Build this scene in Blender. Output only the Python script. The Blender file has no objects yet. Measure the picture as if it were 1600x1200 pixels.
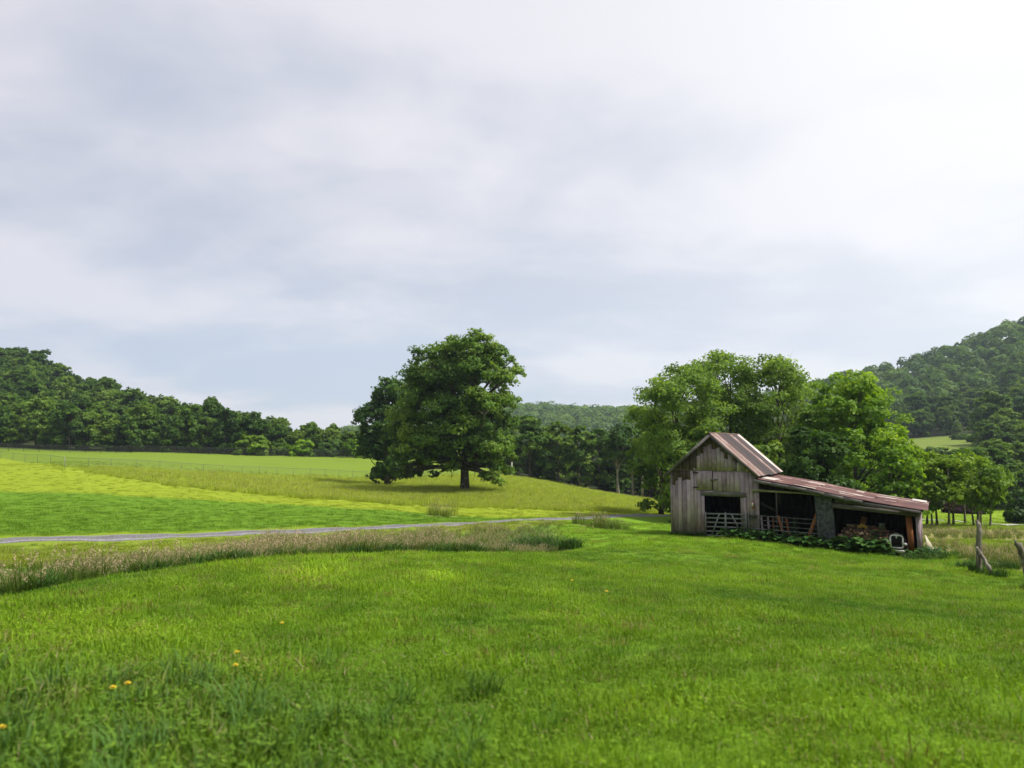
import bpy, bmesh, math, random
import numpy as np
from mathutils import Vector, Matrix

# ----------------------------------------------------------------- camera, world, sun, exposure
scn = bpy.context.scene
COL = scn.collection
F_PX, PITCH, CAM_Z = 1150.0, math.atan(95.0 / 1150.0), 2.0
cam_d = bpy.data.cameras.new("camera")
cam_d.sensor_width = 36.0
cam_d.lens = 36.0 * F_PX / 1600.0
cam_d.clip_start = 0.1
cam_d.clip_end = 9000.0
cam_d.dof.use_dof = True
cam_d.dof.focus_distance = 42.0
cam_d.dof.aperture_fstop = 1.25
cam = bpy.data.objects.new("camera", cam_d)
cam.location = (0, 0, CAM_Z)
cam.rotation_euler = (math.radians(90) + PITCH, 0, 0)
COL.objects.link(cam)
scn.camera = cam

SUN_EL, SUN_AZ = math.radians(56), math.radians(104)      # azimuth measured from +Y towards +X
sun_d = bpy.data.lights.new("sun", 'SUN')
sun_d.energy = 4.1
sun_d.angle = math.radians(11)
sun_d.color = (1.0, 0.95, 0.86)
sun = bpy.data.objects.new("sun", sun_d)
sdir = Vector((math.sin(SUN_AZ) * math.cos(SUN_EL), math.cos(SUN_AZ) * math.cos(SUN_EL), math.sin(SUN_EL)))
sun.rotation_euler = (-sdir).to_track_quat('-Z', 'Y').to_euler()
sun.location = sdir * 200
COL.objects.link(sun)

scn.view_settings.view_transform = 'Standard'
scn.view_settings.look = 'None'
scn.view_settings.gamma = 1.0
scn.view_settings.exposure = 0.63
scn.view_settings.use_curve_mapping = False
cy = scn.cycles
cy.max_bounces = 6
cy.diffuse_bounces = 3
cy.glossy_bounces = 2
cy.transmission_bounces = 4
cy.transparent_max_bounces = 6
cy.volume_bounces = 0
cy.caustics_reflective = False
cy.caustics_refractive = False
cy.use_denoising = True


class NT:
    """small node helper"""
    def __init__(self, tree):
        self.t = tree
    def n(self, kind, ins=None, **props):
        nd = self.t.nodes.new(kind)
        for k, v in props.items():
            setattr(nd, k, v)
        for k, v in (ins or {}).items():
            sock = nd.inputs[k]
            if isinstance(v, bpy.types.NodeSocket):
                self.t.links.new(v, sock)
            else:
                sock.default_value = v
        return nd
    def math(self, op, a, b=0.0, c=None, clamp=False):
        ins = {0: a, 1: b}
        if c is not None:
            ins[2] = c
        return self.n('ShaderNodeMath', ins, operation=op, use_clamp=clamp).outputs[0]
    def vmath(self, op, a, b=(0, 0, 0)):
        nd = self.n('ShaderNodeVectorMath', {0: a, 1: b}, operation=op)
        return nd.outputs['Value'] if op in ('DOT_PRODUCT', 'LENGTH') else nd.outputs[0]
    def scalev(self, a, s):
        nd = self.n('ShaderNodeVectorMath', {0: a}, operation='SCALE')
        if isinstance(s, bpy.types.NodeSocket):
            self.t.links.new(s, nd.inputs['Scale'])
        else:
            nd.inputs['Scale'].default_value = s
        return nd.outputs[0]
    def mix(self, f, a, b, blend='MIX'):
        nd = self.n('ShaderNodeMix', data_type='RGBA', blend_type=blend, clamp_factor=True)
        for idx, v in ((0, f), (6, a), (7, b)):
            s = nd.inputs[idx]
            if isinstance(v, bpy.types.NodeSocket):
                self.t.links.new(v, s)
            else:
                s.default_value = v if idx == 0 else (tuple(v) + (1,) if len(v) == 3 else v)
        return nd.outputs[2]
    def noise(self, vec, scale, detail=4, rough=0.55, dist=0.0, out=0):
        ins = {'Scale': scale, 'Detail': detail, 'Roughness': rough, 'Distortion': dist}
        if vec is not None:
            ins['Vector'] = vec
        return self.n('ShaderNodeTexNoise', ins).outputs[out]
    def smooth(self, v, lo, hi):
        nd = self.n('ShaderNodeMapRange', {'Value': v, 'From Min': lo, 'From Max': hi}, interpolation_type='SMOOTHSTEP')
        return nd.outputs[0]
    def rng(self, v, lo, hi, tl, th):
        return self.n('ShaderNodeMapRange', {'Value': v, 'From Min': lo, 'From Max': hi, 'To Min': tl, 'To Max': th}).outputs[0]
    def ramp(self, f, stops):
        nd = self.n('ShaderNodeValToRGB', {0: f})
        cr = nd.color_ramp
        while len(cr.elements) < len(stops):
            cr.elements.new(0.5)
        for e, (p, c) in zip(cr.elements, stops):
            e.position = p
            e.color = tuple(c) + (1,)
        return nd.outputs[0]


# world: Nishita sky behind a thin, broken stratus layer
world = bpy.data.worlds.new("World")
scn.world = world
world.use_nodes = True
wt = world.node_tree
wt.nodes.clear()
w = NT(wt)
SKY_S = 0.098
sky = w.n('ShaderNodeTexSky', sky_type='NISHITA', sun_disc=False, sun_elevation=SUN_EL, sun_rotation=SUN_AZ,
          altitude=600.0, air_density=1.0, dust_density=2.0, ozone_density=1.0)
d = w.n('ShaderNodeTexCoord').outputs['Generated']
sp = w.n('ShaderNodeSeparateXYZ', {0: d})
zz = w.math('MAXIMUM', sp.outputs[2], 0.0)
den = w.math('ADD', zz, 0.22)
pc = w.n('ShaderNodeCombineXYZ', {0: w.math('DIVIDE', sp.outputs[0], den), 1: w.math('DIVIDE', sp.outputs[1], den), 2: 0.37}).outputs[0]
rot = w.n('ShaderNodeMapping', {'Vector': pc, 'Rotation': (0, 0, math.radians(24)), 'Scale': (0.75, 1.25, 1.0), 'Location': (1.3, 0.4, 0)}).outputs[0]
n1 = w.noise(rot, 1.25, 5, 0.5, 0.35)
n2 = w.noise(pc, 3.4, 6, 0.55, 0.3)
n3 = w.noise(rot, 0.62, 2, 0.5, 0.2)
cover = w.math('ADD', w.math('MULTIPLY', n1, 0.72), w.math('MULTIPLY', n2, 0.28))
cover = w.math('ADD', cover, w.math('MULTIPLY', w.math('SUBTRACT', n3, 0.5), 0.55))
cover = w.smooth(cover, 0.36, 0.62)
lowz = w.smooth(zz, 0.0, 0.30)
gl = Vector((0.60, 0.66, 0.52)).normalized()
glow = w.math('MAXIMUM', w.vmath('DOT_PRODUCT', d, tuple(gl)), 0.0)
glow1 = w.math('POWER', glow, 13.0)
side = w.rng(sp.outputs[0], -0.62, 0.55, 0.0, 1.0)
thick = w.mix(side, (3.65, 3.88, 4.6), (5.0, 5.15, 5.7))
thin = w.mix(side, (5.5, 5.32, 5.65), (6.7, 6.6, 6.8))
cl = w.mix(cover, thick, thin)
hor = w.mix(side, (3.5, 4.15, 5.2), (4.9, 5.4, 6.05))
cl = w.mix(w.math('MULTIPLY', w.math('SUBTRACT', 1.0, lowz), w.math('SUBTRACT', 0.85, w.math('MULTIPLY', cover, 0.6))), cl, hor)
cl = w.mix(w.math('MULTIPLY', glow1, 0.78), cl, (7.9, 7.8, 7.6))
skyc = w.mix(0.88, sky.outputs[0], cl)
bg = w.n('ShaderNodeBackground', {'Color': skyc, 'Strength': SKY_S})
out = w.n('ShaderNodeOutputWorld', {'Surface': bg.outputs[0]})


# ----------------------------------------------------------------- camera geometry helpers
ST, CT = math.sin(PITCH), math.cos(PITCH)
def ray(px, py):
    u, v = (px - 800) / F_PX, (600 - py) / F_PX
    return Vector((u, CT - v * ST, ST + v * CT))
def at(px, py, D):
    r = ray(px, py)
    return Vector((0, 0, CAM_Z)) + r * (D / r.y)


# ----------------------------------------------------------------- terrain height field
CP = [  # photo x, photo y, distance in metres (where the ground is seen)
    (0, 1200, 4.6), (800, 1200, 4.7), (1600, 1200, 4.7), (0, 1060, 6.9), (800, 1060, 7.0), (1600, 1060, 7.2),
    (0, 980, 9.8), (400, 960, 10.8), (800, 950, 11.2), (1200, 950, 11.6), (1600, 980, 10.3),
    (0, 937, 13), (150, 912, 16), (300, 890, 19), (450, 877, 21.5), (600, 869, 25), (760, 866, 27), (880, 866, 28),
    (800, 900, 17), (1200, 900, 22), (1000, 880, 24), (1000, 860, 31), (1200, 870, 30), (1400, 900, 24), (1400, 950, 13.5),
    (1050, 836, 40), (1170, 844, 37.8), (1300, 858, 36), (1428, 871, 34.2), (1600, 945, 16.5), (1592, 922, 21), (1527, 893, 25),
    (1541, 912, 23), (1500, 865, 33), (1600, 872, 30), (1500, 847, 40), (1560, 835, 50), (1500, 822, 62), (1500, 810, 85), (1600, 820, 66),
    (1500, 803, 110), (1600, 805, 110), (1420, 806, 95),
    (900, 840, 40), (900, 820, 52), (980, 830, 46), (940, 826, 52),
    (0, 846, 36), (250, 839, 39.5), (500, 829, 45), (700, 820, 52), (880, 811, 61), (960, 806, 68), (1045, 805, 74),
    (0, 800, 52), (0, 767, 75), (300, 800, 58), (300, 780, 72), (560, 800, 66), (560, 791, 74), (700, 800, 74), (1000, 803, 82),
    (728, 768, 100), (450, 768, 90), (0, 738, 96), (142, 732, 100), (287, 738, 112), (381, 742, 120), (487, 745, 128), (611, 751, 134),
    (0, 708, 162), (250, 709, 165), (450, 713, 170), (600, 716, 172), (105, 726, 108),
    (800, 745, 138), (900, 763, 128), (1045, 786, 118), (1045, 796, 95), (900, 786, 95),
]
CZ = [  # photo column, distance, ground height (ground the photo hides)
    (0, 18, -2.35), (0, 26, -2.75), (200, 24, -2.55), (200, 31, -2.85), (400, 28, -2.6), (400, 35, -3.0), (600, 31, -2.75), (650, 40, -3.2),
    (800, 33, -2.95), (820, 42, -3.3), (-300, 14, -1.6), (-300, 30, -2.5), (-300, 75, -2.2), (-300, 165, 3.0), (-400, 8, -.2), (-200, 10.5, -.5),
    (800, 160, -4.6), (900, 155, -7.2), (1045, 150, -9.5), (1100, 70, -5.4), (1250, 65, -5.4), (1250, 110, -8.4), (1380, 65, -5.3),
    (900, 220, -7), (900, 420, -6), (1150, 200, -8.5), (1150, 420, -4), (600, 230, -2.5), (600, 420, -3), (1700, 30, -2.6), (1900, 20, -1.8),
    (2000, 60, -6), (2000, 9, -.4), (-100, 3, 0.02), (800, 2, 0.1), (1700, 3, 0.02), (800, -3, .15), (0, -3, .15), (1600, -3, .15),
    # left hill
    (0, 190, 3.0), (0, 250, 16), (0, 330, 34), (150, 190, 1.4), (150, 310, 19), (300, 190, .4), (300, 290, 7.5), (450, 270, 0), (450, 190, -.6), (560, 240, -3.5),
    (-300, 250, 26), (-300, 340, 45), (-800, 300, 60), (-800, 100, 4), (0, 430, 22), (300, 400, 4), (-600, 500, 40), (0, 700, 10),
    # right mountain
    (1410, 240, 1.0), (1500, 240, 1.5), (1600, 240, 3.0), (1410, 300, 3.6), (1500, 300, 5.2), (1600, 300, 9), (1300, 300, -1.5),
    (1600, 450, 46), (1600, 640, 98), (1530, 630, 83), (1480, 620, 73), (1430, 610, 62), (1380, 600, 54), (1320, 600, 48), (1450, 450, 29), (1350, 430, 17),
    (1250, 560, 25), (1800, 300, 22), (1800, 600, 120), (2300, 400, 90), (2300, 800, 160), (1600, 900, 70), (1300, 1000, 40), (1700, 150, -7), (2200, 150, 0),
    # far ridge
    (700, 900, 24), (560, 900, 10), (820, 900, 40), (900, 900, 36), (1000, 900, 35), (1150, 850, 40), (900, 650, 6), (400, 900, 8), (0, 1100, 10), (900, 1500, 10), (0, 3000, 0), (900, 3000, 0),
    (1800, 3000, 0), (-900, 3000, 0), (2600, 3000, 20), (-900, 1000, 10),
]
def warp(x, y):
    yy = np.maximum(np.asarray(y, float) + 6.0, 0.5)
    return np.stack([np.asarray(x, float) / yy * 1.6, np.log(yy)], -1)
pts = [tuple(at(*c)) for c in CP] + [((c[0] - 800) / F_PX * max(abs(c[1]), 1.0), c[1], c[2]) for c in CZ]
PTS = np.array(pts)
_P = warp(PTS[:, 0], PTS[:, 1])
def _k(r2):
    return np.where(r2 > 1e-12, 0.5 * r2 * np.log(np.maximum(r2, 1e-12)), 0.0)
N_ = len(_P)
A = np.zeros((N_ + 3, N_ + 3))
A[:N_, :N_] = _k(((_P[:, None] - _P[None]) ** 2).sum(-1)) + np.eye(N_) * 2e-4
A[:N_, N_] = 1
A[:N_, N_ + 1:] = _P
A[N_, :N_] = 1
A[N_ + 1:, :N_] = _P.T
WTS = np.linalg.solve(A, np.concatenate([PTS[:, 2], np.zeros(3)]))
def Hs(x, y):
    """ground height, arrays in and out"""
    x = np.atleast_1d(np.asarray(x, float)); y = np.atleast_1d(np.asarray(y, float))
    q = warp(x, y)
    res = np.empty(len(q))
    for i in range(0, len(q), 20000):
        b = q[i:i + 20000]
        res[i:i + 20000] = _k(((b[:, None] - _P[None]) ** 2).sum(-1)) @ WTS[:N_] + WTS[N_] + b @ WTS[N_ + 1:]
    a = np.clip((y - 3) / 25, 0, 1)
    res += 0.05 * a * (np.sin(x * .9 + y * .35) * np.sin(y * .7 - x * .2)) + 0.02 * np.sin(x * 2.3 + 1) * np.sin(y * 1.9)
    return res
def H(x, y):
    return float(Hs(x, y)[0])
_DS = np.exp(np.linspace(math.log(3.0), math.log(1200), 2600))
def G(px, py):
    """the ground point seen at a photo position"""
    r = ray(px, py)
    x, y, z = r.x / r.y * _DS, _DS, CAM_Z + r.z / r.y * _DS
    below = np.nonzero(z < Hs(x, y))[0]
    i = below[0] if len(below) else len(_DS) - 1
    return Vector((x[i], y[i], H(x[i], y[i])))
def on(px, D, dz=0.0):
    """ground point in a photo column at a distance"""
    x = (px - 800) / F_PX * D / CT * CT
    return Vector((x, D, H(x, D) + dz))


# ----------------------------------------------------------------- object helpers
def tag(o, label=None, cat=None, group=None, kind=None):
    if label: o["label"] = label
    if cat: o["category"] = cat
    if group: o["group"] = group
    if kind: o["kind"] = kind
    return o
def thing(name, label, cat, loc=(0, 0, 0), rz=0.0, group=None, scale=1.0):
    o = bpy.data.objects.new(name, None)
    o.empty_display_size = 0.3
    COL.objects.link(o)
    o.location = loc
    o.rotation_euler = (0, 0, rz)
    o.scale = (scale,) * 3 if not isinstance(scale, (tuple, list)) else scale
    return tag(o, label, cat, group)
def link(name, me, parent=None, loc=None):
    o = bpy.data.objects.new(name, me)
    COL.objects.link(o)
    if parent is not None: o.parent = parent
    if loc is not None: o.location = loc
    return o
def dup(root, loc, rz=0.0, scale=None, label=None, group=None, rot=None):
    r = root.copy()
    COL.objects.link(r)
    r.location = loc
    r.rotation_euler = rot if rot is not None else (0, 0, rz)
    if scale is not None: r.scale = scale if isinstance(scale, (tuple, list)) else (scale,) * 3
    if label: r["label"] = label
    if group: r["group"] = group
    for ch in list(root.children):
        c = ch.copy(); COL.objects.link(c); c.parent = r
        for g in list(ch.children):
            e = g.copy(); COL.objects.link(e); e.parent = c
    return r

def np_mesh(name, V, faces, mats, midx=None, tint=None, smooth=False, loopsz=None):
    """mesh from numpy arrays; faces is (n,k) or a list of tuples"""
    me = bpy.data.meshes.new(name)
    V = np.asarray(V, np.float32)
    if isinstance(faces, np.ndarray):
        nf, k = faces.shape
        li = faces.astype(np.int32).ravel()
        ls = np.arange(nf, dtype=np.int32) * k
        lt = np.full(nf, k, np.int32)
    else:
        nf = len(faces)
        lt = np.array([len(f) for f in faces], np.int32)
        ls = np.concatenate([[0], np.cumsum(lt)[:-1]]).astype(np.int32)
        li = np.array([i for f in faces for i in f], np.int32)
    me.vertices.add(len(V)); me.vertices.foreach_set('co', V.ravel())
    me.loops.add(len(li)); me.loops.foreach_set('vertex_index', li)
    me.polygons.add(nf); me.polygons.foreach_set('loop_start', ls); me.polygons.foreach_set('loop_total', lt)
    for m in mats: me.materials.append(m)
    if midx is not None: me.polygons.foreach_set('material_index', np.asarray(midx, np.int32))
    if smooth: me.polygons.foreach_set('use_smooth', np.ones(nf, bool))
    if tint is not None:
        a = me.attributes.new('tint', 'FLOAT', 'FACE'); a.data.foreach_set('value', np.asarray(tint, np.float32))
    me.update(calc_edges=True)
    return me

class MB:
    """collects faces for one mesh"""
    def __init__(self):
        self.V, self.F, self.M, self.T, self.S = [], [], [], [], []
    def add(self, vs, fs, m=0, t=0.5, s=0.0):
        b = len(self.V)
        self.V += [tuple(v) for v in vs]
        for f in fs:
            self.F.append(tuple(b + i for i in f)); self.M.append(m); self.T.append(t); self.S.append(s)
    def box(self, c, size, rot=None, m=0, t=0.5, s=0.0, taper=1.0):
        hx, hy, hz = size[0] / 2, size[1] / 2, size[2] / 2
        vs = [Vector((sx * hx * (taper if sz > 0 else 1), sy * hy * (taper if sz > 0 else 1), sz * hz)) for sz in (-1, 1) for sy in (-1, 1) for sx in (-1, 1)]
        if rot is not None: vs = [rot @ v for v in vs]
        c = Vector(c)
        self.add([v + c for v in vs], [(0, 2, 3, 1), (4, 5, 7, 6), (0, 1, 5, 4), (2, 6, 7, 3), (0, 4, 6, 2), (1, 3, 7, 5)], m, t, s)
    def bar(self, a, b, wd, ht, m=0, t=0.5, up=(0, 0, 1), s=0.0):
        """board from a to b, wd across, ht along up"""
        a, b = Vector(a), Vector(b)
        dx = (b - a).normalized(); upv = Vector(up)
        if abs(dx.dot(upv)) > 0.98: upv = Vector((0, 1, 0))
        dy = upv.cross(dx).normalized(); dz = dx.cross(dy)
        R = Matrix((dx, dy, dz)).transposed()
        self.box((a + b) / 2, ((b - a).length, wd, ht), R, m, t, s)
    def poly8(self, lo, hi, m=0, t=0.5, s=0.0):
        """hexahedron from 4 lower and 4 upper points"""
        self.add(list(lo) + list(hi), [(3, 2, 1, 0), (4, 5, 6, 7), (0, 1, 5, 4), (1, 2, 6, 5), (2, 3, 7, 6), (3, 0, 4, 7)], m, t, s)
    def tube(self, P, R, n=6, m=0, t=0.5, cap=True):
        P = [Vector(p) for p in P]
        if not isinstance(R, (list, tuple)): R = [R] * len(P)
        b = len(self.V); px = None
        for i, p in enumerate(P):
            tg = (P[min(i + 1, len(P) - 1)] - P[max(i - 1, 0)])
            tg = tg.normalized() if tg.length > 1e-9 else Vector((0, 0, 1))
            if px is None:
                px = tg.orthogonal().normalized()
            px = (px - tg * px.dot(tg))
            px = px.normalized() if px.length > 1e-6 else tg.orthogonal().normalized()
            py = tg.cross(px)
            for j in range(n):
                a = 2 * math.pi * j / n
                self.V.append(tuple(p + (px * math.cos(a) + py * math.sin(a)) * R[i]))
        for i in range(len(P) - 1):
            for j in range(n):
                k = (j + 1) % n
                self.F.append((b + i * n + j, b + i * n + k, b + (i + 1) * n + k, b + (i + 1) * n + j)); self.M.append(m); self.T.append(t); self.S.append(0)
        if cap:
            for q in (0, len(P) - 1):
                ids = [b + q * n + j for j in range(n)]
                self.F.append(tuple(ids if q else ids[::-1])); self.M.append(m); self.T.append(t); self.S.append(0)
    def mesh(self, name, mats, smooth=False):
        me = np_mesh(name, np.array(self.V, np.float32).reshape(-1, 3), self.F, mats, self.M, self.T, smooth)
        a = me.attributes.new('stain', 'FLOAT', 'FACE'); a.data.foreach_set('value', np.array(self.S, np.float32))
        return me
    def build(self, name, mats, parent=None, smooth=False, loc=None):
        return link(name, self.mesh(name, mats if isinstance(mats, (list, tuple)) else [mats], smooth), parent, loc)


# ----------------------------------------------------------------- materials
def new_mat(name):
    m = bpy.data.materials.new(name)
    m.use_nodes = True
    m.node_tree.nodes.clear()
    t = NT(m.node_tree)
    o = t.n('ShaderNodeOutputMaterial')
    return m, t, o
def finish(t, o, shader):
    t.t.links.new(shader, o.inputs['Surface'])
def attr(t, name, kind='GEOMETRY'):
    return t.n('ShaderNodeAttribute', attribute_name=name, attribute_type=kind)
def leaf_mat(name, dark, mid, light, trans=0.35, rough=0.55, tcol=None, obj_var=0.22):
    m, t, o = new_mat(name)
    tn = attr(t, 'tint').outputs['Fac']
    rnd = t.n('ShaderNodeObjectInfo').outputs['Random']
    f = t.math('ADD', tn, t.math('MULTIPLY', t.math('SUBTRACT', rnd, 0.5), obj_var), clamp=True)
    c = t.ramp(f, [(0.0, dark), (0.5, mid), (1.0, light)])
    p = t.n('ShaderNodeBsdfPrincipled', {'Base Color': c, 'Roughness': rough, 'Specular IOR Level': 0.15})
    tc = t.mix(1.0, c, tcol or (1.35, 1.25, 0.5), 'MULTIPLY')
    tr = t.n('ShaderNodeBsdfTranslucent', {'Color': tc})
    mx = t.n('ShaderNodeMixShader', {0: trans, 1: p.outputs[0], 2: tr.outputs[0]})
    finish(t, o, mx.outputs[0])
    return m
def grass_mat(name, trans=0.35, var=0.35):
    """blade colour comes from the plot of ground it grows on (instance attribute 'gcol')"""
    m, t, o = new_mat(name)
    base = attr(t, 'gcol', 'INSTANCER').outputs['Color']
    rnd = t.n('ShaderNodeObjectInfo').outputs['Random']
    tn = attr(t, 'tint').outputs['Fac']
    pos = t.n('ShaderNodeNewGeometry').outputs['Position']
    nz = t.noise(pos, 0.9, 4, 0.6)
    v = t.math('ADD', t.math('MULTIPLY', t.math('SUBTRACT', rnd, 0.5), var), t.math('MULTIPLY', t.math('SUBTRACT', tn, 0.5), 0.9))
    v = t.math('ADD', v, t.math('MULTIPLY', t.math('SUBTRACT', nz, 0.5), 1.1))
    c = t.mix(t.math('MULTIPLY', v, -1.0, clamp=True), base, t.mix(1.0, base, (0.50, 0.52, 0.42), 'MULTIPLY'))
    c = t.mix(t.math('MULTIPLY', v, 1.0, clamp=True), c, t.mix(1.0, base, (1.75, 1.45, 1.5), 'MULTIPLY'))
    p = t.n('ShaderNodeBsdfPrincipled', {'Base Color': c, 'Roughness': 0.6, 'Specular IOR Level': 0.12})
    tr = t.n('ShaderNodeBsdfTranslucent', {'Color': t.mix(1.0, c, (1.25, 1.2, 0.6), 'MULTIPLY')})
    mx = t.n('ShaderNodeMixShader', {0: trans, 1: p.outputs[0], 2: tr.outputs[0]})
    finish(t, o, mx.outputs[0])
    return m
def bark_mat(name, a, b, scale=6.0):
    m, t, o = new_mat(name)
    co = t.n('ShaderNodeTexCoord').outputs['Object']
    mp = t.n('ShaderNodeMapping', {'Vector': co, 'Scale': (1, 1, 0.22)}).outputs[0]
    nz = t.noise(mp, scale, 6, 0.65)
    n2 = t.noise(co, scale * 0.3, 3, 0.6)
    c = t.mix(t.smooth(nz, 0.35, 0.68), a, b)
    c = t.mix(t.math('MULTIPLY', t.smooth(n2, 0.52, 0.7), 0.6), c, (0.26, 0.26, 0.22))
    bp = t.n('ShaderNodeBump', {'Height': nz, 'Strength': 0.7, 'Distance': 0.05})
    p = t.n('ShaderNodeBsdfPrincipled', {'Base Color': c, 'Roughness': 0.9, 'Normal': bp.outputs[0], 'Specular IOR Level': 0.2})
    finish(t, o, p.outputs[0])
    return m
def wood_mat(name, axis, dark, mid, light, stainc=(0.048, 0.026, 0.026), scale=1.0, bump=0.5):
    """weathered boards, grain along an axis of the object"""
    m, t, o = new_mat(name)
    co = t.n('ShaderNodeTexCoord').outputs['Object']
    tn = attr(t, 'tint').outputs['Fac']
    st = attr(t, 'stain').outputs['Fac']
    off = t.n('ShaderNodeCombineXYZ', {0: t.math('MULTIPLY', tn, 37.0), 1: t.math('MULTIPLY', tn, 53.0), 2: t.math('MULTIPLY', tn, 19.0)}).outputs[0]
    cv = t.vmath('ADD', co, off)
    sc = [26.0, 26.0, 26.0]; sc['XYZ'.index(axis)] = 1.3
    mp = t.n('ShaderNodeMapping', {'Vector': cv, 'Scale': tuple(v * scale for v in sc)}).outputs[0]
    gr = t.noise(mp, 1.0, 6, 0.65, 0.4)
    bl = t.noise(cv, 1.7, 4, 0.6)
    f = t.math('ADD', t.math('MULTIPLY', gr, 0.62), t.math('ADD', t.math('MULTIPLY', tn, 0.34), .08))
    f = t.math('ADD', f, t.math('MULTIPLY', t.math('SUBTRACT', bl, 0.5), 0.75))
    c = t.ramp(f, [(0.22, dark), (0.52, mid), (0.85, light)])
    brown = t.smooth(t.noise(t.n('ShaderNodeMapping', {'Vector': co, 'Scale': (1.0, 1.0, 0.5)}).outputs[0], 1.1, 4, 0.6), 0.50, 0.72)
    c = t.mix(t.math('MULTIPLY', brown, 0.45), c, t.mix(1.0, c, (0.92, 0.76, 0.76), 'MULTIPLY'))
    se = t.math('MULTIPLY', st, t.rng(t.noise(mp, 0.7, 4, 0.6), 0.3, 0.65, 0.55, 1.0), clamp=True)
    c = t.mix(se, c, stainc)
    bp = t.n('ShaderNodeBump', {'Height': gr, 'Strength': bump, 'Distance': 0.012})
    p = t.n('ShaderNodeBsdfPrincipled', {'Base Color': c, 'Roughness': 0.88, 'Normal': bp.outputs[0], 'Specular IOR Level': 0.2})
    finish(t, o, p.outputs[0])
    return m
def roof_mat(name, axis, stops):
    m, t, o = new_mat(name)
    co = t.n('ShaderNodeTexCoord').outputs['Object']
    tn = attr(t, 'tint').outputs['Fac']
    sc = [9.0, 9.0, 9.0]
    for a in axis: sc['XYZ'.index(a)] = 0.55
    mp = t.n('ShaderNodeMapping', {'Vector': co, 'Scale': tuple(sc)}).outputs[0]
    streak = t.noise(mp, 1.0, 5, 0.65, 0.3)
    blot = t.noise(co, 2.2, 5, 0.65)
    f = t.math('ADD', tn, t.math('MULTIPLY', t.math('SUBTRACT', streak, 0.5), 1.05))
    f = t.math('ADD', f, t.math('MULTIPLY', t.math('SUBTRACT', blot, 0.5), 0.35), clamp=True)
    c = t.ramp(f, stops)
    bp = t.n('ShaderNodeBump', {'Height': blot, 'Strength': 0.25, 'Distance': 0.01})
    p = t.n('ShaderNodeBsdfPrincipled', {'Base Color': c, 'Roughness': t.rng(streak, 0.3, 0.7, 0.45, 0.75), 'Metallic': 0.0, 'Normal': bp.outputs[0], 'Specular IOR Level': 0.35})
    finish(t, o, p.outputs[0])
    return m
def plain_mat(name, col, rough=0.6, metal=0.0, var=0.35, scale=9.0, second=None):
    m, t, o = new_mat(name)
    co = t.n('ShaderNodeTexCoord').outputs['Object']
    nz = t.noise(co, scale, 5, 0.65)
    c = t.mix(t.smooth(nz, 0.35, 0.7), tuple(v * (1 - var) for v in col), second or tuple(min(1, v * (1 + var * 0.5)) for v in col))
    bp = t.n('ShaderNodeBump', {'Height': nz, 'Strength': 0.2, 'Distance': 0.01})
    p = t.n('ShaderNodeBsdfPrincipled', {'Base Color': c, 'Roughness': rough, 'Metallic': metal, 'Normal': bp.outputs[0]})
    finish(t, o, p.outputs[0])
    return m

M = {}
M['oak'] = leaf_mat('oak_leaves', (.045, .100, .012), (.100, .190, .022), (.215, .325, .044), trans=.40)
M['locust'] = leaf_mat('locust_leaves', (.080, .150, .026), (.155, .265, .050), (.24, .36, .08), trans=.55)
M['maple'] = leaf_mat('maple_leaves', (.070, .150, .012), (.150, .285, .022), (.25, .39, .04), trans=.48)
M['wood_leaf'] = leaf_mat('woodland_leaves', (.032, .080, .011), (.076, .155, .021), (.155, .25, .036), obj_var=.95, trans=.42)
M['hill_leaf'] = leaf_mat('hillside_leaves', (.036, .088, .018), (.074, .150, .028), (.135, .225, .045), obj_var=.8, trans=.42)
M['young_leaf'] = leaf_mat('young_tree_leaves', (.075, .15, .012), (.15, .26, .022), (.24, .36, .04), trans=.42)
M['purple_leaf'] = leaf_mat('purple_leaves', (.022, .010, .016), (.045, .018, .028), (.08, .03, .04))
M['dark_leaf'] = leaf_mat('dark_leaves', (.014, .036, .009), (.028, .066, .014), (.05, .105, .02))
M['burdock'] = leaf_mat('burdock_leaves', (.020, .060, .014), (.040, .105, .022), (.085, .17, .04), trans=.25, rough=.45)
M['bark'] = bark_mat('bark', (.035, .027, .022), (.10, .085, .07))
M['pale_bark'] = bark_mat('pale_bark', (.10, .088, .07), (.26, .235, .20))
M['post_bark'] = bark_mat('lichened_post', (.075, .06, .05), (.30, .27, .23), 9.0)
M['grass'] = grass_mat('grass_blades')
M['seed'], _t, _o = new_mat('grass_seed_heads')
_c = _t.ramp(_t.math('ADD', _t.math('MULTIPLY', attr(_t, 'tint').outputs['Fac'], .6), _t.math('MULTIPLY', _t.n('ShaderNodeObjectInfo').outputs['Random'], .4)),
             [(0, (.26, .22, .11)), (.5, (.45, .34, .21)), (1, (.58, .44, .31))])
_p = _t.n('ShaderNodeBsdfPrincipled', {'Base Color': _c, 'Roughness': .8})
_tr = _t.n('ShaderNodeBsdfTranslucent', {'Color': _c})
finish(_t, _o, _t.n('ShaderNodeMixShader', {0: .3, 1: _p.outputs[0], 2: _tr.outputs[0]}).outputs[0])
M['wall'] = wood_mat('weathered_upright_boards', 'Z', (.095, .068, .082), (.300, .228, .272), (.50, .415, .46), scale=1.0)
M['board_x'] = wood_mat('weathered_level_boards', 'X', (.032, .027, .029), (.095, .085, .088), (.20, .185, .182))
M['board_y'] = wood_mat('weathered_depth_boards', 'Y', (.04, .034, .03), (.12, .105, .10), (.24, .22, .21))
M['mossy'] = wood_mat('mossy_slab', 'X', (.09, .10, .05), (.22, .22, .13), (.36, .35, .24))
M['orange_wood'] = wood_mat('orange_planks', 'Z', (.11, .035, .014), (.27, .095, .035), (.42, .18, .075), scale=.9)
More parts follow.
